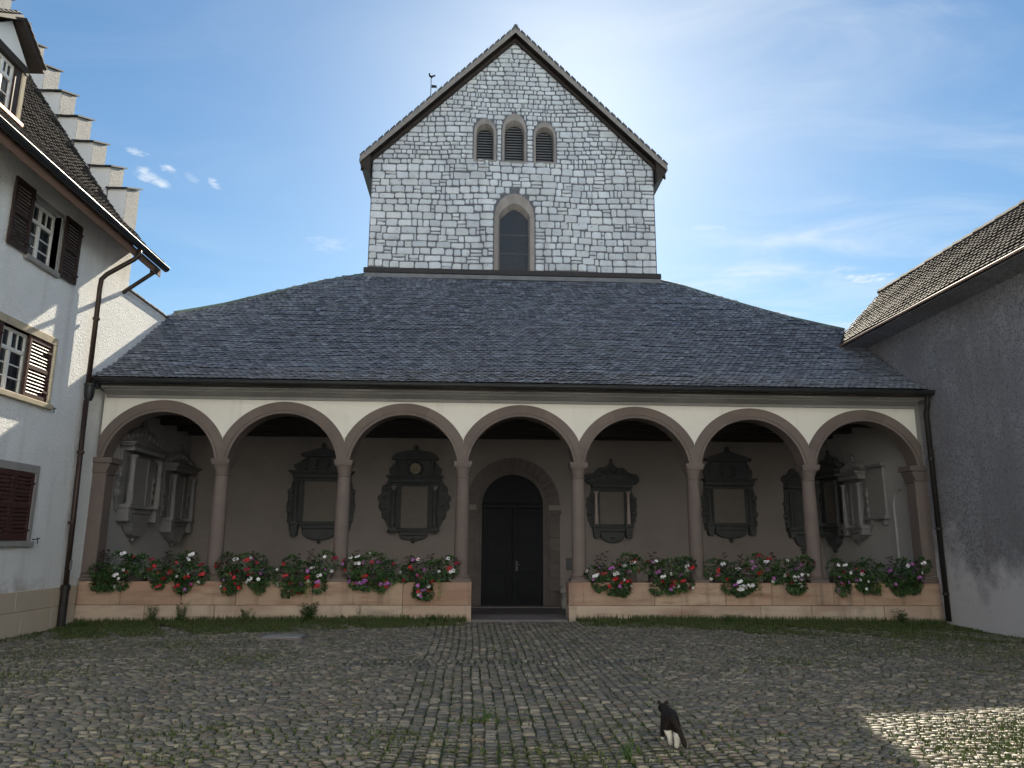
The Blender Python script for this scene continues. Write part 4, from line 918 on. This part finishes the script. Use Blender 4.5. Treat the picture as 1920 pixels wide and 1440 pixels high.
while s_ < L_-.05:
    yy = -9.5+(TW/2 if row % 2 else 0)
    while yy < YE1:
        p = Vector((EXR, 0, EZR))+uu*s_; places.append(((p.x, yy, p.z+.012*math.sin(yy*1.7+row*.5)), (0, -1, 0), up_)); yy += TW
    s_ += TE*1.05; row += 1
lay_tiles(places, broof, M['tile_warm'])
yy = -10.
while yy < YE1: obj('ridge_tile', MB().lathe([(.095, 0), (.11, .36)], (0, 0, 0), 8) if False else MB().tube([(RXR, yy, RZR+.02), (RXR, min(yy+.37, YE1+.03), RZR+.03+random.uniform(-.01, .01))], [.085, .10], 8), M['tile_warm'], broof); yy += .36
obj('gutter', MB().tube([(EXR-.03, YE0, EZR-.04), (EXR-.03, YE1+.05, EZR-.04)], .045, 8), M['gutter'], barn)
obj('copper_edge', MB().box(EXR-.095, EXR-.078, YE0, YE1-.1, EZR-.075, EZR-.035), M['bright_copper'], barn)
obj('eave_soffit', MB().box(EXR-.02, RXW, YE0, YE1, EZR-.10, EZR-.07).box(EXR-.022, EXR-.002, YE0, YE1, EZR-.069, EZR-.004), M['dark_rough'], barn)

# unseen pale wing added behind the viewpoint to bounce sunlight into the shade
b = MB(); b.box(-30, 30, -29, -20, -.3, 12.4).box(-30.4, 30.4, -29.4, -19.7, 12.401, 12.7).prism([(-29.4, 12.701), (-19.7, 12.701), (-24.5, 17.5)], 'x', -30, 30)
struct('added_bounce_wing', b, M['bounce_render'], 'added unseen pale wing behind the viewpoint, bouncing sunlight into the courtyard')

# ------------------------------------------------------------------ epitaphs in the porch
def scroll_outline(cx, z0, z1, w0, w1, sg, n=14, lobes=3, peak=.5):
    """right-hand (sg=1) wing of a carved frame: inner edge straight, outer edge lobed"""
    pts = [(cx, z0)]
    for i in range(n+1):
        t_ = i/n; env = w0+(w1-w0)*(1-abs((t_-peak)/(peak if t_ < peak else 1-peak))**1.6)
        pts.append((cx+sg*(env*(.88+.12*math.cos(2*math.pi*lobes*t_))), z0+(z1-z0)*t_))
    pts.append((cx, z1)); return pts if sg > 0 else pts[::-1]
def epitaph(loc, rz, label, P, sm, pm, cm):
    """carved wall monument in its own frame: x across, -y out of the wall, z up from its lowest point"""
    t = thing('wall_epitaph', label, 'epitaph', loc, rz, 'epitaphs in the porch')
    O = lambda n, mb, m, **k: obj(n, mb, m, t, local=True, **k)
    hw, z0, z1 = P['hw'], P['z0'], P['z1']; ch = P['cw']; cz0, cz1 = P.get('cz', (z0, z1)); tp = P['top']; d = P.get('d', .16)
    O('inscription_panel', MB().box(-hw, hw, -.075, -.0, z0, z1), pm)
    O('panel_frame', MB().box(-hw-.055, -hw, -.10, 0, z0-.05, z1+.05).box(hw, hw+.055, -.10, 0, z0-.05, z1+.05).box(-hw, hw, -.10, 0, z1, z1+.05).box(-hw, hw, -.10, 0, z0-.05, z0), sm, bevel=.012)
    O('back_slab', MB().box(-ch-.13, ch+.13, -.055, 0, z0-.12, z1+.22), sm)
    for sg in (-1, 1):
        x = sg*ch
        pe = MB().box(x-.115, x+.115, -d-.09, 0, cz0-.09, cz0).prism([(x-.105, cz0-.091), (x-.075, P['ped']+.03), (x-.04, P['ped']), (x+.04, P['ped']), (x+.075, P['ped']+.03), (x+.105, cz0-.091)], 'y', -d-.06, 0)
        O('pedestal', pe, sm, bevel=.010)
        r0 = P.get('cr', .052); hl = cz1-cz0
        O('column', MB().lathe([(r0*1.45, 0), (r0*1.45, .03), (r0*1.1, .045), (r0*1.25, hl*.16), (r0*1.12, hl*.30), (r0*1.15, hl*.32), (r0, hl*.36), (r0*.86, hl-.11)], (x, -d-.01, cz0), 12), cm, auto=40)
        O('capital', MB().lathe([(r0*.9, 0), (r0*1.1, .03), (r0*1.0, .05), (r0*1.6, .09), (r0*1.7, .11)], (x, -d-.01, cz1-.11), 10), P.get('capm', cm), auto=50)
        O('wing', MB().prism(scroll_outline(sg*(ch+.10), P['wz'][0], P['wz'][1], .05, P['ww']-ch-.10, sg, 16, P.get('lobes', 3), P.get('peak', .55)), 'y', -.075, 0), sm, bevel=.015)
        bm = MB()
        for i in range(4):
            zz_ = P['wz'][0]+(P['wz'][1]-P['wz'][0])*(.2+.2*i); rr_ = .06+.03*(i % 2)
            bm.lathe([(rr_, 0), (rr_*.8, rr_*.35), (rr_*.3, rr_*.5)], (0, 0, 0), 8)
            k = bm.n-24; bm.v[k:] = [(sg*(ch+.10+(P['ww']-ch-.1)*.42)+p[0], -.075-p[2], zz_+p[1]) for p in bm.v[k:]]
        O('wing_ornament', bm, sm)
    cz = z1+.10 if 'cz' not in P else cz1+.02
    cwid = P.get('corn', ch+.20)
    O('entablature', MB().box(-ch-.12, ch+.12, -d-.06, 0, cz, cz+.10).box(-cwid+.05, cwid-.05, -d-.10, 0, cz+.101, cz+.145).box(-cwid, cwid, -d-.15, 0, cz+.146, cz+.20), sm, bevel=.012)
    zt = cz+.20
    if tp == 'scrolls':
        pts = [(-cwid-.05, zt)]
        for i in range(25):
            t_ = -1+2*i/24; pts.append((t_*(cwid+.06), zt+.10+(P['tz']-zt-.22)*(1-abs(t_)**1.3)+.035*math.cos(9*t_*math.pi/2)))
        pts.append((cwid+.05, zt)); O('crest', MB().prism(pts[::-1][::-1], 'y', -.15, 0), sm, bevel=.02)
        bm = MB()
        for i in range(9):
            t_ = -1+2*i/8; bm.lathe([(.085, 0), (.07, .03), (.03, .055)], (t_*cwid*.9, 0, 0), 8); k = bm.n-24
            bm.v[k:] = [(p[0], -.15-p[2], zt+.10+.5*(P['tz']-zt-.25)*(1-abs(t_)**1.3)+p[1]) for p in bm.v[k:]]
        O('crest_ornament', bm, sm)
        O('finial', MB().lathe([(.09, 0), (.05, .06), (.065, .10), (.03, .17), (.05, .21), (.01, .26)], (0, -.09, P['tz']-.20), 10), sm, auto=50)
    else:
        uw, uz = P['uw'], P['uz']
        O('upper_slab', MB().box(-uw, uw, -.11, 0, zt, uz), sm, bevel=.012)
        for sg in (-1, 1):
            x = sg*(uw-.07)
            O('upper_column', MB().lathe([(.055, 0), (.055, .03), (.042, .045), (.036, uz-zt-.09), (.055, uz-zt-.03), (.06, uz-zt)], (x, -.16, zt), 10), P.get('ucm', sm), auto=50)
            O('side_scroll', MB().prism(scroll_outline(sg*uw, zt, zt+(uz-zt)*.85, .03, cwid-uw-.02, sg, 12, 2, .22), 'y', -.09, 0), sm, bevel=.012)
        O('upper_cornice', MB().box(-uw-.10, uw+.10, -.24, 0, uz+.001, uz+.075), sm, bevel=.012)
        if tp == 'arch': O('round_pediment', MB().prism([(( uw+.08)*math.cos(math.pi*i/16), uz+.076+(P['tz']-uz-.22)*math.sin(math.pi*i/16)) for i in range(17)], 'y', -.20, 0), sm, bevel=.015)
        else: O('pediment', MB().prism([(uw+.12, uz+.076), (.10, P['tz']-.15), (-.10, P['tz']-.15), (-uw-.12, uz+.076)], 'y', -.20, 0), sm, bevel=.015)
        O('finial', MB().lathe([(.10, 0), (.11, .05), (.06, .10), (.075, .16), (.02, .24)], (0, -.10, P['tz']-.22), 10), sm, auto=50)
        za = (zt+uz)/2-.02; rm = min(.20, (uz-zt)*.36)
        sh = MB().lathe([(rm, 0), (rm*.95, .04), (rm*.72, .045), (rm*.68, .02), (rm*.45, .03), (rm*.42, .055), (rm*.15, .07)], (0, 0, 0), 16); sh.v = [(p[0], -.11-p[2], za+p[1]) for p in sh.v]
        O('coat_of_arms', sh, P.get('armm', sm), auto=40)
        bm = MB()
        for i in range(10):
            a = 2*math.pi*i/10; bm.lathe([(.055, 0), (.04, .035), (.015, .05)], (math.cos(a)*rm*1.25, 0, 0), 6); k = bm.n-18
            bm.v[k:] = [(p[0], -.11-p[2], za+math.sin(a)*rm*1.2+p[1]) for p in bm.v[k:]]
        O('arms_mantling', bm, sm)
    # lower part: frieze between the pedestals and a bowl shaped drop
    bw, bz = P.get('bw', hw+.02), z0-.06
    O('base_frieze', MB().box(-ch-.14, ch+.14, -d-.08, 0, z0-.10, z0-.052).box(-bw, bw, -d-.02, 0, z0-.20, z0-.101), sm, bevel=.010)
    zb = z0-.20
    pts = [(bw*math.cos(math.pi+math.pi*i/14), zb+(P['bowl']-zb)*abs(math.sin(math.pi*i/14))**.8) for i in range(15)]
    O('lower_cartouche', MB().prism(pts, 'y', -d+.02, 0), sm, bevel=.02)
    O('drop_finial', MB().lathe([(.015, 0), (.06, .05), (.045, .09), (.09, .13), (.07, .17)], (0, -.09, 0.), 10), sm, auto=50)
    return t
E0, EP = M['epitaph'], M['epitaph_pale']
epitaph((-5.31, YB, 1.52), 0, 'broad dark epitaph half hidden behind the second arcade column', dict(hw=.47, z0=.62, z1=1.72, cw=.68, ped=.20, wz=(.35, 1.72), ww=.96, top='pediment', uw=.50, uz=2.42, tz=2.80, bowl=.10, corn=.90, lobes=4), E0, M['panel'], E0)
epitaph((-2.70, YB, 1.55), 0, 'dark epitaph with pointed side wings and arched top left of the portal', dict(hw=.37, z0=.42, z1=1.58, cw=.58, ped=.26, wz=(.45, 1.80), ww=1.06, top='arch', uw=.56, uz=2.32, tz=2.74, bowl=.08, corn=.80, lobes=5, peak=.55, armm=M['gilt'], capm=EP), E0, M['panel'], E0)
epitaph((2.92, YB, 1.59), 0, 'small dark epitaph with scrolled crest and pinkish column feet right of the portal', dict(hw=.345, z0=.52, z1=1.44, cw=.46, ped=.12, wz=(.45, 1.40), ww=.75, top='scrolls', tz=2.33, bowl=.0, corn=.74, lobes=3, cr=.048), E0, M['panel'], M['marble'])
epitaph((6.34, YB, 1.61), 0, 'tall dark epitaph with triangular pediment behind the sixth arch', dict(hw=.45, z0=.56, z1=1.52, cw=.60, ped=.20, wz=(.35, 1.50), ww=.80, top='pediment', uw=.58, uz=2.32, tz=2.74, bowl=.12, corn=.78, lobes=3), E0, M['panel'], E0)
epitaph((8.42, YB, 1.30), 0, 'narrow black epitaph in the right rear corner of the porch', dict(hw=.22, z0=.75, z1=1.75, cw=.30, ped=.45, wz=(.7, 1.6), ww=.46, top='scrolls', tz=2.65, bowl=.20, corn=.44, cr=.04), E0, M['epitaph'], E0)
epitaph((-9.07, 1.95, 1.54), R(90), 'grey epitaph nearest the front on the left porch wall', dict(hw=.45, z0=.86, z1=1.96, cw=.74, ped=.46, wz=(.7, 1.7), ww=1.05, top='scrolls', tz=2.85, bowl=.12, corn=1.02, d=.24, cr=.065), EP, M['panel_pale'], EP)
epitaph((-9.07, 4.35, 1.42), R(90), 'grey epitaph farther back on the left porch wall', dict(hw=.42, z0=.75, z1=1.85, cw=.66, ped=.36, wz=(.6, 1.6), ww=.88, top='scrolls', tz=2.7, bowl=.10, corn=.86, d=.24, cr=.06), EP, M['panel_pale'], EP)
epitaph((9.07, 4.35, 1.35), R(-90), 'dark epitaph at the rear of the right porch wall', dict(hw=.36, z0=.80, z1=1.95, cw=.56, ped=.45, wz=(.6, 1.7), ww=.74, top='scrolls', tz=2.8, bowl=.15, corn=.76, d=.20), E0, M['panel'], E0)
epitaph((9.07, 2.98, 1.62), R(-90), 'grey twin column epitaph midway along the right porch wall', dict(hw=.24, z0=.45, z1=1.52, cw=.40, ped=.18, wz=(.4, 1.4), ww=.56, top='scrolls', tz=2.25, bowl=.05, corn=.56, d=.20), EP, M['panel_pale'], EP)
t = thing('wall_tablet', 'plain pale tablet on two corbels on the right porch wall', 'tablet', (9.07, 2.05, 2.05), R(-90))
obj('panel', MB().box(-.40, .40, -.06, 0, .22, 1.42), M['panel_pale'], t, local=True); obj('cornice', MB().box(-.47, .47, -.13, 0, 1.421, 1.50), EP, t, local=True, bevel=.01)
obj('shelf', MB().box(-.48, .48, -.14, 0, .14, .219), EP, t, local=True, bevel=.01)
for sg in (-1, 1): obj('corbel', MB().prism([(sg*.30-.05, .0), (sg*.30+.05, .0), (sg*.30+.07, .139), (sg*.30-.07, .139)], 'y', -.10, 0), EP, t, local=True)
n_ = arch_band(MB(), 0, 1.15, -.1, .37, .47, -.05, 0)
nich = tag(obj('blind_niche', n_, M['side_wall']), 'shallow round arched niche beside the right pilaster in the porch', 'niche'); nich.location = (9.07, .95, 1.35-.0); nich.rotation_euler = (0, 0, R(-90))

# ------------------------------------------------------------------ flower troughs on the parapet
def leaf_quad(mb, p, d, w, L, up_, t):
    """a folded leaf: two triangles pairs along a midrib"""
    d = Vector(d).normalized(); s = d.cross(Vector(up_)); s = s.normalized() if s.length > .01 else d.orthogonal().normalized(); n = s.cross(d)
    p = Vector(p); a, c_ = p+d*L*.5+s*w*.5+n*w*.12, p+d*L*.5-s*w*.5+n*w*.12; tip = p+d*L-n*L*.12
    mb.add([tuple(p), tuple(a), tuple(tip), tuple(c_)], [(0, 1, 2), (0, 2, 3)], t)
def blossom_mesh(m, seed):
    r = random.Random(seed); b_ = MB(); n = 5; vs = [(0, 0, .0)]
    for i in range(n*2):
        a = math.pi*i/n; k = 1. if i % 2 == 0 else .72
        vs.append((math.cos(a)*k, math.sin(a)*k, .22+.1*r.uniform(-1, 1)))
    b_.add(vs, [(0, i+1, (i+1) % (2*n)+1) for i in range(2*n)])
    return b_.mesh('blossom', m, True)
BM = {k: [blossom_mesh(M[k], s) for s in range(3)] for k in ('red', 'crimson', 'white_fl', 'pink_fl')}
def planting(cx, w, label, mix, purple=.8, lime=.5, grey=.6, hang=.17, high=.03):
    cy, zb = -.02, .78
    t = thing('flower_trough', label, 'flowers', (cx, cy, .77), 0, 'flower troughs on the parapet')
    t_ = MB().box(cx-w*.42, cx+w*.42, cy-.02, cy+.20, .772, .93); obj('trough', t_, M['terracotta'], t, bevel=.01)
    lf, lg, lp, ll = MB(), MB(), MB(), MB(); r = random.Random(label)
    lumps = [(cx+(i-2)*w*.21+r.uniform(-.05, .05), cy-.03+r.uniform(-.10, .05), zb+.10+r.uniform(-.04, .30)+high, r.uniform(.12, .22)) for i in range(5)]
    lumps += [(cx+r.uniform(-.35, .35)*w, cy-.15, zb+.02-r.uniform(0, hang), r.uniform(.08, .13)) for _ in range(5)]
    surf = []
    for (lx, ly, lz, rr_) in lumps:
        for k in range(int(760*rr_)+30):
            v_ = Vector((r.gauss(0, 1), r.gauss(0, 1), r.gauss(0, 1))).normalized(); q = r.uniform(.55, 1.0)**.5
            p = Vector((lx, ly, lz))+Vector((v_.x*rr_*1.15, v_.y*rr_*.85, v_.z*rr_))*q
            if p.z < .77 and p.y > -.13: p.y = -.14-r.uniform(0, .05)
            if q > .85 and (v_.y < -.1): surf.append((p, v_))
            d = v_+Vector((r.uniform(-.6, .6), r.uniform(-.6, .2), r.uniform(-.7, .4)))
            leaf_quad(lf, p, d, r.uniform(.036, .070), r.uniform(.06, .10), (0, 0, 1), r.random())
    gx_ = cx+r.choice((-.05, .18, .28))*w
    if r.random() < grey+.3:
        for k in range(110):
            v_ = Vector((r.gauss(0, 1), r.gauss(0, 1), r.gauss(0, 1))).normalized(); p = Vector((gx_, cy-.05, zb+.26+high))+Vector((v_.x*.19, v_.y*.13, v_.z*.14))*r.uniform(.6, 1)
            leaf_quad(lg, p, v_+Vector((0, -.3, .1)), r.uniform(.035, .055), r.uniform(.045, .07), (0, 0, 1), r.random())
    for s_ in range(3 if purple > .5 else 1):                 # upright dark stems
        sx = cx-w*.30+r.uniform(-.12, .14)+(w*.42 if s_ == 2 else 0); hh = r.uniform(.32, .50)+high
        for k in range(34):
            zz_ = zb+.12+hh*k/34; a = r.uniform(0, 6.28)
            leaf_quad(lp, (sx+.03*math.sin(k), cy+.02, zz_), (math.cos(a), math.sin(a), r.uniform(-.1, .6)), r.uniform(.04, .07), r.uniform(.07, .12), (0, 0, 1), r.random())
    if r.random() < lime:
        lx = cx+w*r.uniform(.1, .40)
        for k in range(46):
            zz_ = zb+.05-(hang+.12)*k/46; leaf_quad(ll, (lx+r.uniform(-.05, .05), cy-.22+r.uniform(-.03, .03), zz_), (r.uniform(-1, 1), -.5, r.uniform(-.8, .3)), .028, .045, (0, 0, 1), r.random())
    obj('foliage', lf, M['leaf'], t)
    if lg.v: obj('silver_foliage', lg, M['leaf_grey'], t)
    if lp.v: obj('purple_foliage', lp, M['leaf_purple'], t)
    if ll.v: obj('trailing_lime_foliage', ll, M['leaf_lime'], t)
    for key, n in mix.items():
        for i in range(int(n*1.5)):
            p, v_ = r.choice(surf); clump = r.random()
            for j in range(2 if clump < .35 else 1):
                s_ = r.uniform(.034, .050); nv_ = (v_+Vector((0, -.9, .35))).normalized(); pp = p+nv_*.035+Vector((j*.055, 0, j*.02))
                mt = nv_.to_track_quat('Z', 'Y').to_matrix().to_4x4() @ Matrix.Rotation(r.uniform(0, 6), 4, 'Z') @ Matrix.Scale(s_, 4)
                piece('blossom', r.choice(BM[key]), t, pp, mt)
planting(-8.28, 1.12, 'dark planting with few white blossoms at the left end of the parapet', dict(white_fl=4, crimson=4, red=1), hang=.16)
planting(-7.10, 1.00, 'red, white and violet planting left of the first column', dict(red=6, white_fl=5, pink_fl=3, crimson=2))
planting(-5.72, 1.02, 'red and white planting just right of the first column', dict(red=4, white_fl=5, crimson=4, pink_fl=3))
planting(-4.55, 1.06, 'straggling red and white planting left of the second column', dict(red=4, white_fl=6, crimson=2, pink_fl=4), hang=.26)
planting(-3.12, 1.08, 'planting full of violet blossoms right of the second column', dict(pink_fl=11, white_fl=4, red=4, crimson=3))
planting(-1.98, 1.04, 'bright red planting with a yellow trail left of the doorway', dict(red=6, crimson=5, white_fl=5, pink_fl=4), lime=1.2, hang=.30)
planting(2.02, 1.10, 'red and white planting just right of the doorway', dict(red=6, white_fl=7, crimson=4, pink_fl=5))
planting(3.18, 1.00, 'planting with crimson blossoms left of the fourth bay column', dict(red=3, white_fl=6, crimson=5, pink_fl=4))
planting(4.62, 1.10, 'red, violet and white planting left half of the sixth bay', dict(red=6, white_fl=8, pink_fl=5, crimson=3))
planting(5.72, 1.02, 'mostly white planting in the right half of the sixth bay', dict(white_fl=10, pink_fl=4, crimson=3), purple=.4)
planting(7.25, 1.15, 'shaded planting with few pale blossoms right of the last column', dict(white_fl=5, pink_fl=5, crimson=3), purple=.2)
planting(8.38, 1.00, 'shaded dark planting at the right end of the parapet', dict(pink_fl=4, white_fl=2, crimson=1), purple=.4)

# ------------------------------------------------------------------ grass, weeds, drain cover
gr = MB(); r = random.Random(11)
def blade(x, y, h, lean):
    a = r.uniform(0, 6.28); w = r.uniform(.008, .017); dx, dy = math.cos(a), math.sin(a); z = gz(x)-.01
    gr.add([(x-dy*w, y+dx*w, z), (x+dy*w, y-dx*w, z), (x+dx*lean, y+dy*lean, z+h)], [(0, 1, 2)], r.random())
for _ in range(130000):                                     # strip along the foot of the parapet
    sg = r.choice((-1, 1)); x = sg*r.uniform(1.15, 9.05); dst = abs(r.uniform(0, 1))**1.3*(.75+.24*abs(x)+(.5 if x > 4 else 0)); y = -.13-dst
    if abs(x) < 2.3 and r.random() < .7: continue
    if dst > .25 and math.sin(x*2.1+1+y)+math.sin(x*5.3+y*3)+.8*math.sin(x*11+y*7)+r.uniform(-2.2, 2.2) < -.1+dst*.35: continue
    blade(x, y, r.uniform(.02, .06)*(3.0 if dst < .12 and r.random() < .35 else 1.5 if dst < .25 else 1), r.uniform(.0, .05))
tuft = [(r.uniform(-8.5, 8.5), -r.uniform(.8, 11.5)) for _ in range(1100)]
for cx_, cy_ in tuft:
    s_ = r.uniform(.03, .16); n = int(r.uniform(8, 34))
    if abs(cx_) > 3 and cy_ > -4: n = int(n*1.6)
    for _ in range(n): blade(cx_+r.gauss(0, s_), cy_+r.gauss(0, s_), r.uniform(.012, .038), r.uniform(0, .02))
for (cx_, cy_, sx, sy, n) in ((-4.2, -5.2, .5, .35, 900), (-6.5, -6.4, .45, .4, 800), (3.4, -5.6, .4, .25, 500), (-.9, -9., .18, .08, 240), (-1.6, -9.6, .35, .2, 500), (-3.3, -9.3, .5, .2, 500), (4.2, -9.6, .5, .35, 700), (7.2, -4.0, 1.0, .8, 2600), (-3.3, -10.1, .4, .2, 400), (3.9, -9.6, .6, .4, 2600), (3.2, -10.2, .4, .3, 1500), (4.8, -10., .5, .4, 1500), (7., -6., 1., .8, 1800), (-5.5, -3.6, .6, .4, 900), (5.2, -4.2, .9, .5, 1300), (-7.3, -4.6, .6, .5, 900), (0.6, -9.6, .5, .4, 500), (-.4, -10.2, .5, .2, 500)):
    for _ in range(n): blade(r.gauss(cx_, sx), r.gauss(cy_, sy), r.uniform(.015, .05), r.uniform(0, .025))
o = obj('grass', gr, M['grass']); o['kind'] = 'stuff'; o['label'] = 'short grass and moss between the cobbles and along the parapet'
def weed(x, y, h, n, label, spread=.1, lw=.035):
    t = thing('weed', label, 'weed', (x, y, gz(x)), 0, 'weeds at the foot of the walls')
    rr_ = random.Random(label); st, lv = MB(), MB()
    for k in range(n):
        a = rr_.uniform(0, 6.28); sp = rr_.uniform(.2, 1)*spread; hh = h*rr_.uniform(.55, 1); z0 = gz(x)-.01
        tip = Vector((x+math.cos(a)*sp, y+math.sin(a)*sp*.6, z0+hh)); st.tube([(x+math.cos(a)*.02, y+math.sin(a)*.02, z0), tuple(tip)], [.005, .002], 4, cap=False)
        for j in range(int(7+hh*34)):
            q = (j+1)/(8+hh*34); p = Vector((x, y, z0)).lerp(tip, q); b_ = rr_.uniform(0, 6.28)
            leaf_quad(lv, p, (math.cos(b_), math.sin(b_), rr_.uniform(-.2, .5)), lw*rr_.uniform(.6, 1.1), lw*2*rr_.uniform(.6, 1.1), (0, 0, 1), rr_.random())
    obj('stems', st, M['weed'], t); obj('leaves', lv, M['weed'], t)
weed(-6.9, -.24, .48, 10, 'tall weed against the left parapet below the first column', .20)
weed(-7.45, -.26, .40, 9, 'leafy weed against the parapet below the left end flowers', .18)
weed(-5.6, -.25, .32, 9, 'low weed below the second bay flowers', .22)
weed(-4.35, -.24, .42, 13, 'bushy weed at the parapet joint below the second column', .32, .055)
weed(-3.35, -.22, .44, 3, 'thin upright weed stalk against the parapet right of the second column', .10, .022)
weed(-1.75, -.26, .18, 14, 'low clover clump near the left side of the doorway', .40)
weed(4.3, -.28, .18, 14, 'low clover clump below the right parapet middle', .45)
weed(8.05, -.30, .36, 9, 'shaded weed clump at the right end of the parapet', .26, .045)
weed(-8.55, -.9, .15, 9, 'small green weed at the foot of the left downpipe', .25)
weed(.16, -10.32, .20, 8, 'small bright green weed among the cobbles left of the cat', .07, .018)
weed(-.88, -8.95, .12, 8, 'little grassy weed in the middle of the cobbled carpet', .08, .014)
dcv = thing('drain_cover', 'flat grey drain cover in the grass at the left', 'drain cover', (-4.2, -2.85, 0))
obj('slab', MB().box(-4.52, -3.90, -3.05, -2.65, -.03, .028), M['grey_stone'], dcv, bevel=.01); obj('rim', MB().box(-4.58, -3.84, -3.11, -2.59, -.03, .016), M['threshold'], dcv)

# ------------------------------------------------------------------ cat, seen from behind, walking away to the left
def cat():
    CX, CY = .585, -10.0
    root = thing('cat', 'dark tabby cat with white hind legs walking away across the cobbles', 'cat', (CX, CY, .012), R(-11))
    V = {}; names = []; rad = []; E_ = []
    def n(k, x, y, z, r_, r2=None, par=None):
        V[k] = len(names); names.append((x, y, z)); rad.append((r_, r2 or r_))
        if par: E_.append((V[par], V[k]))
    n('pelvis', 0, 0, .207, .072, .070); n('mid', -.006, .12, .208, .078, .078, 'pelvis'); n('chest', -.020, .235, .210, .074, .076, 'mid'); n('neck', -.036, .295, .220, .050, None, 'chest'); n('skull', -.054, .345, .230, .050, .046, 'neck'); n('muzzle', -.062, .395, .208, .026, .024, 'skull')
    n('rump', .006, -.048, .208, .058, .056, 'pelvis')
    # tail hangs down on the right and curls out at its tip
    n('t1', .020, -.090, .200, .024, None, 'rump'); n('t2', .046, -.12, .155, .022, None, 't1'); n('t3', .066, -.135, .105, .022, None, 't2'); n('t4', .080, -.145, .065, .021, None, 't3'); n('t5', .088, -.155, .038, .014, None, 't4')
    # hind legs: right one planted behind, left one forward
    n('rk', .042, .02, .140, .046, .048, 'pelvis'); n('rh', .032, -.060, .080, .025, None, 'rk'); n('rf', .026, -.050, .020, .021, None, 'rh'); n('rt', .026, -.015, .014, .021, .014, 'rf')
    n('lk', -.040, .045, .140, .044, .046, 'pelvis'); n('lh', -.020, .01, .078, .024, None, 'lk'); n('lf', -.014, .035, .020, .019, None, 'lh'); n('lt', -.014, .066, .014, .019, .014, 'lf')
    # fore legs
    n('re', .034, .235, .125, .024, None, 'chest'); n('rw', .030, .255, .05, .016, None, 're'); n('rp', .030, .27, .014, .017, .013, 'rw')
    n('le', -.062, .215, .125, .028, None, 'chest'); n('lw', -.070, .165, .055, .019, None, 'le'); n('lp', -.072, .178, .014, .019, .014, 'lw')
    me = bpy.data.meshes.new('body'); me.from_pydata(names, E_, []); o = bpy.data.objects.new('body', me); COL.objects.link(o); o.parent = root
    sk = o.modifiers.new('skin', 'SKIN'); sk.use_smooth_shade = True; sk.branch_smoothing = .6
    for i, sv in enumerate(me.skin_vertices[0].data): sv.radius = rad[i]; sv.use_root = (i == 0)
    o.modifiers.new('subdivision', 'SUBSURF').levels = 2; o.modifiers['subdivision'].render_levels = 2
    m = bpy.data.materials.new('cat_fur'); m.use_nodes = True; N, L = m.node_tree.nodes, m.node_tree.links; bs = N['Principled BSDF']; bs.inputs['Roughness'].default_value = .8; bs.inputs['Specular IOR Level'].default_value = .2
    tcx = N.new('ShaderNodeTexCoord'); sp = N.new('ShaderNodeSeparateXYZ'); L.new(tcx.outputs['Object'], sp.inputs[0])
    def mth(op, a, b_=None):
        q = N.new('ShaderNodeMath'); q.operation = op
        for i, x in enumerate((a, b_)):
            if x is None: continue
            if isinstance(x, (int, float)): q.inputs[i].default_value = x
            else: L.new(x, q.inputs[i])
        return q.outputs[0]
    wv = N.new('ShaderNodeTexWave'); wv.bands_direction = 'Y'; wv.inputs['Scale'].default_value = 14; wv.inputs['Distortion'].default_value = 6; wv.inputs['Detail'].default_value = 3; L.new(tcx.outputs['Object'], wv.inputs['Vector'])
    mx = N.new('ShaderNodeMix'); mx.data_type = 'RGBA'; L.new(wv.outputs[0], mx.inputs[0]); mx.inputs[6].default_value = (.010, .008, .007, 1); mx.inputs[7].default_value = (.018, .013, .010, 1)
    nz = N.new('ShaderNodeTexNoise'); nz.inputs['Scale'].default_value = 22; L.new(tcx.outputs['Object'], nz.inputs['Vector'])
    zz_ = mth('ADD', sp.outputs[2], mth('MULTIPLY', mth('SUBTRACT', nz.outputs[0], .5), .05))
    low = mth('LESS_THAN', zz_, .118); paw = mth('LESS_THAN', zz_, .036)
    hind = mth('LESS_THAN', sp.outputs[1], .11); nott = mth('MAXIMUM', mth('GREATER_THAN', sp.outputs[1], -.090), mth('LESS_THAN', sp.outputs[0], .02))
    wmask = mth('MAXIMUM', mth('MULTIPLY', mth('MULTIPLY', low, hind), nott), mth('MULTIPLY', paw, nott))
    m2 = N.new('ShaderNodeMix'); m2.data_type = 'RGBA'; L.new(wmask, m2.inputs[0]); L.new(mx.outputs[2], m2.inputs[6]); m2.inputs[7].default_value = (.62, .58, .52, 1); L.new(m2.outputs[2], bs.inputs['Base Color'])
    bp = N.new('ShaderNodeBump'); bp.inputs['Strength'].default_value = .5; bp.inputs['Distance'].default_value = .006; n2 = N.new('ShaderNodeTexNoise'); n2.inputs['Scale'].default_value = 160; L.new(tcx.outputs['Object'], n2.inputs['Vector']); L.new(n2.outputs[0], bp.inputs['Height']); L.new(bp.outputs[0], bs.inputs['Normal'])
    me.materials.append(m)
    for sg in (-1, 1):
        x = -.052+sg*.030; e = MB().add([(x-.022, .335, .256), (x+.022, .335, .256), (x, .362, .255), (x+sg*.006, .345, .288), (x-.015, .339, .273), (x+.016, .339, .273)], [(0, 1, 5, 4), (4, 5, 3), (1, 2, 3, 5), (2, 0, 4, 3)])
        obj('ear', e, m, root, local=True)
cat()
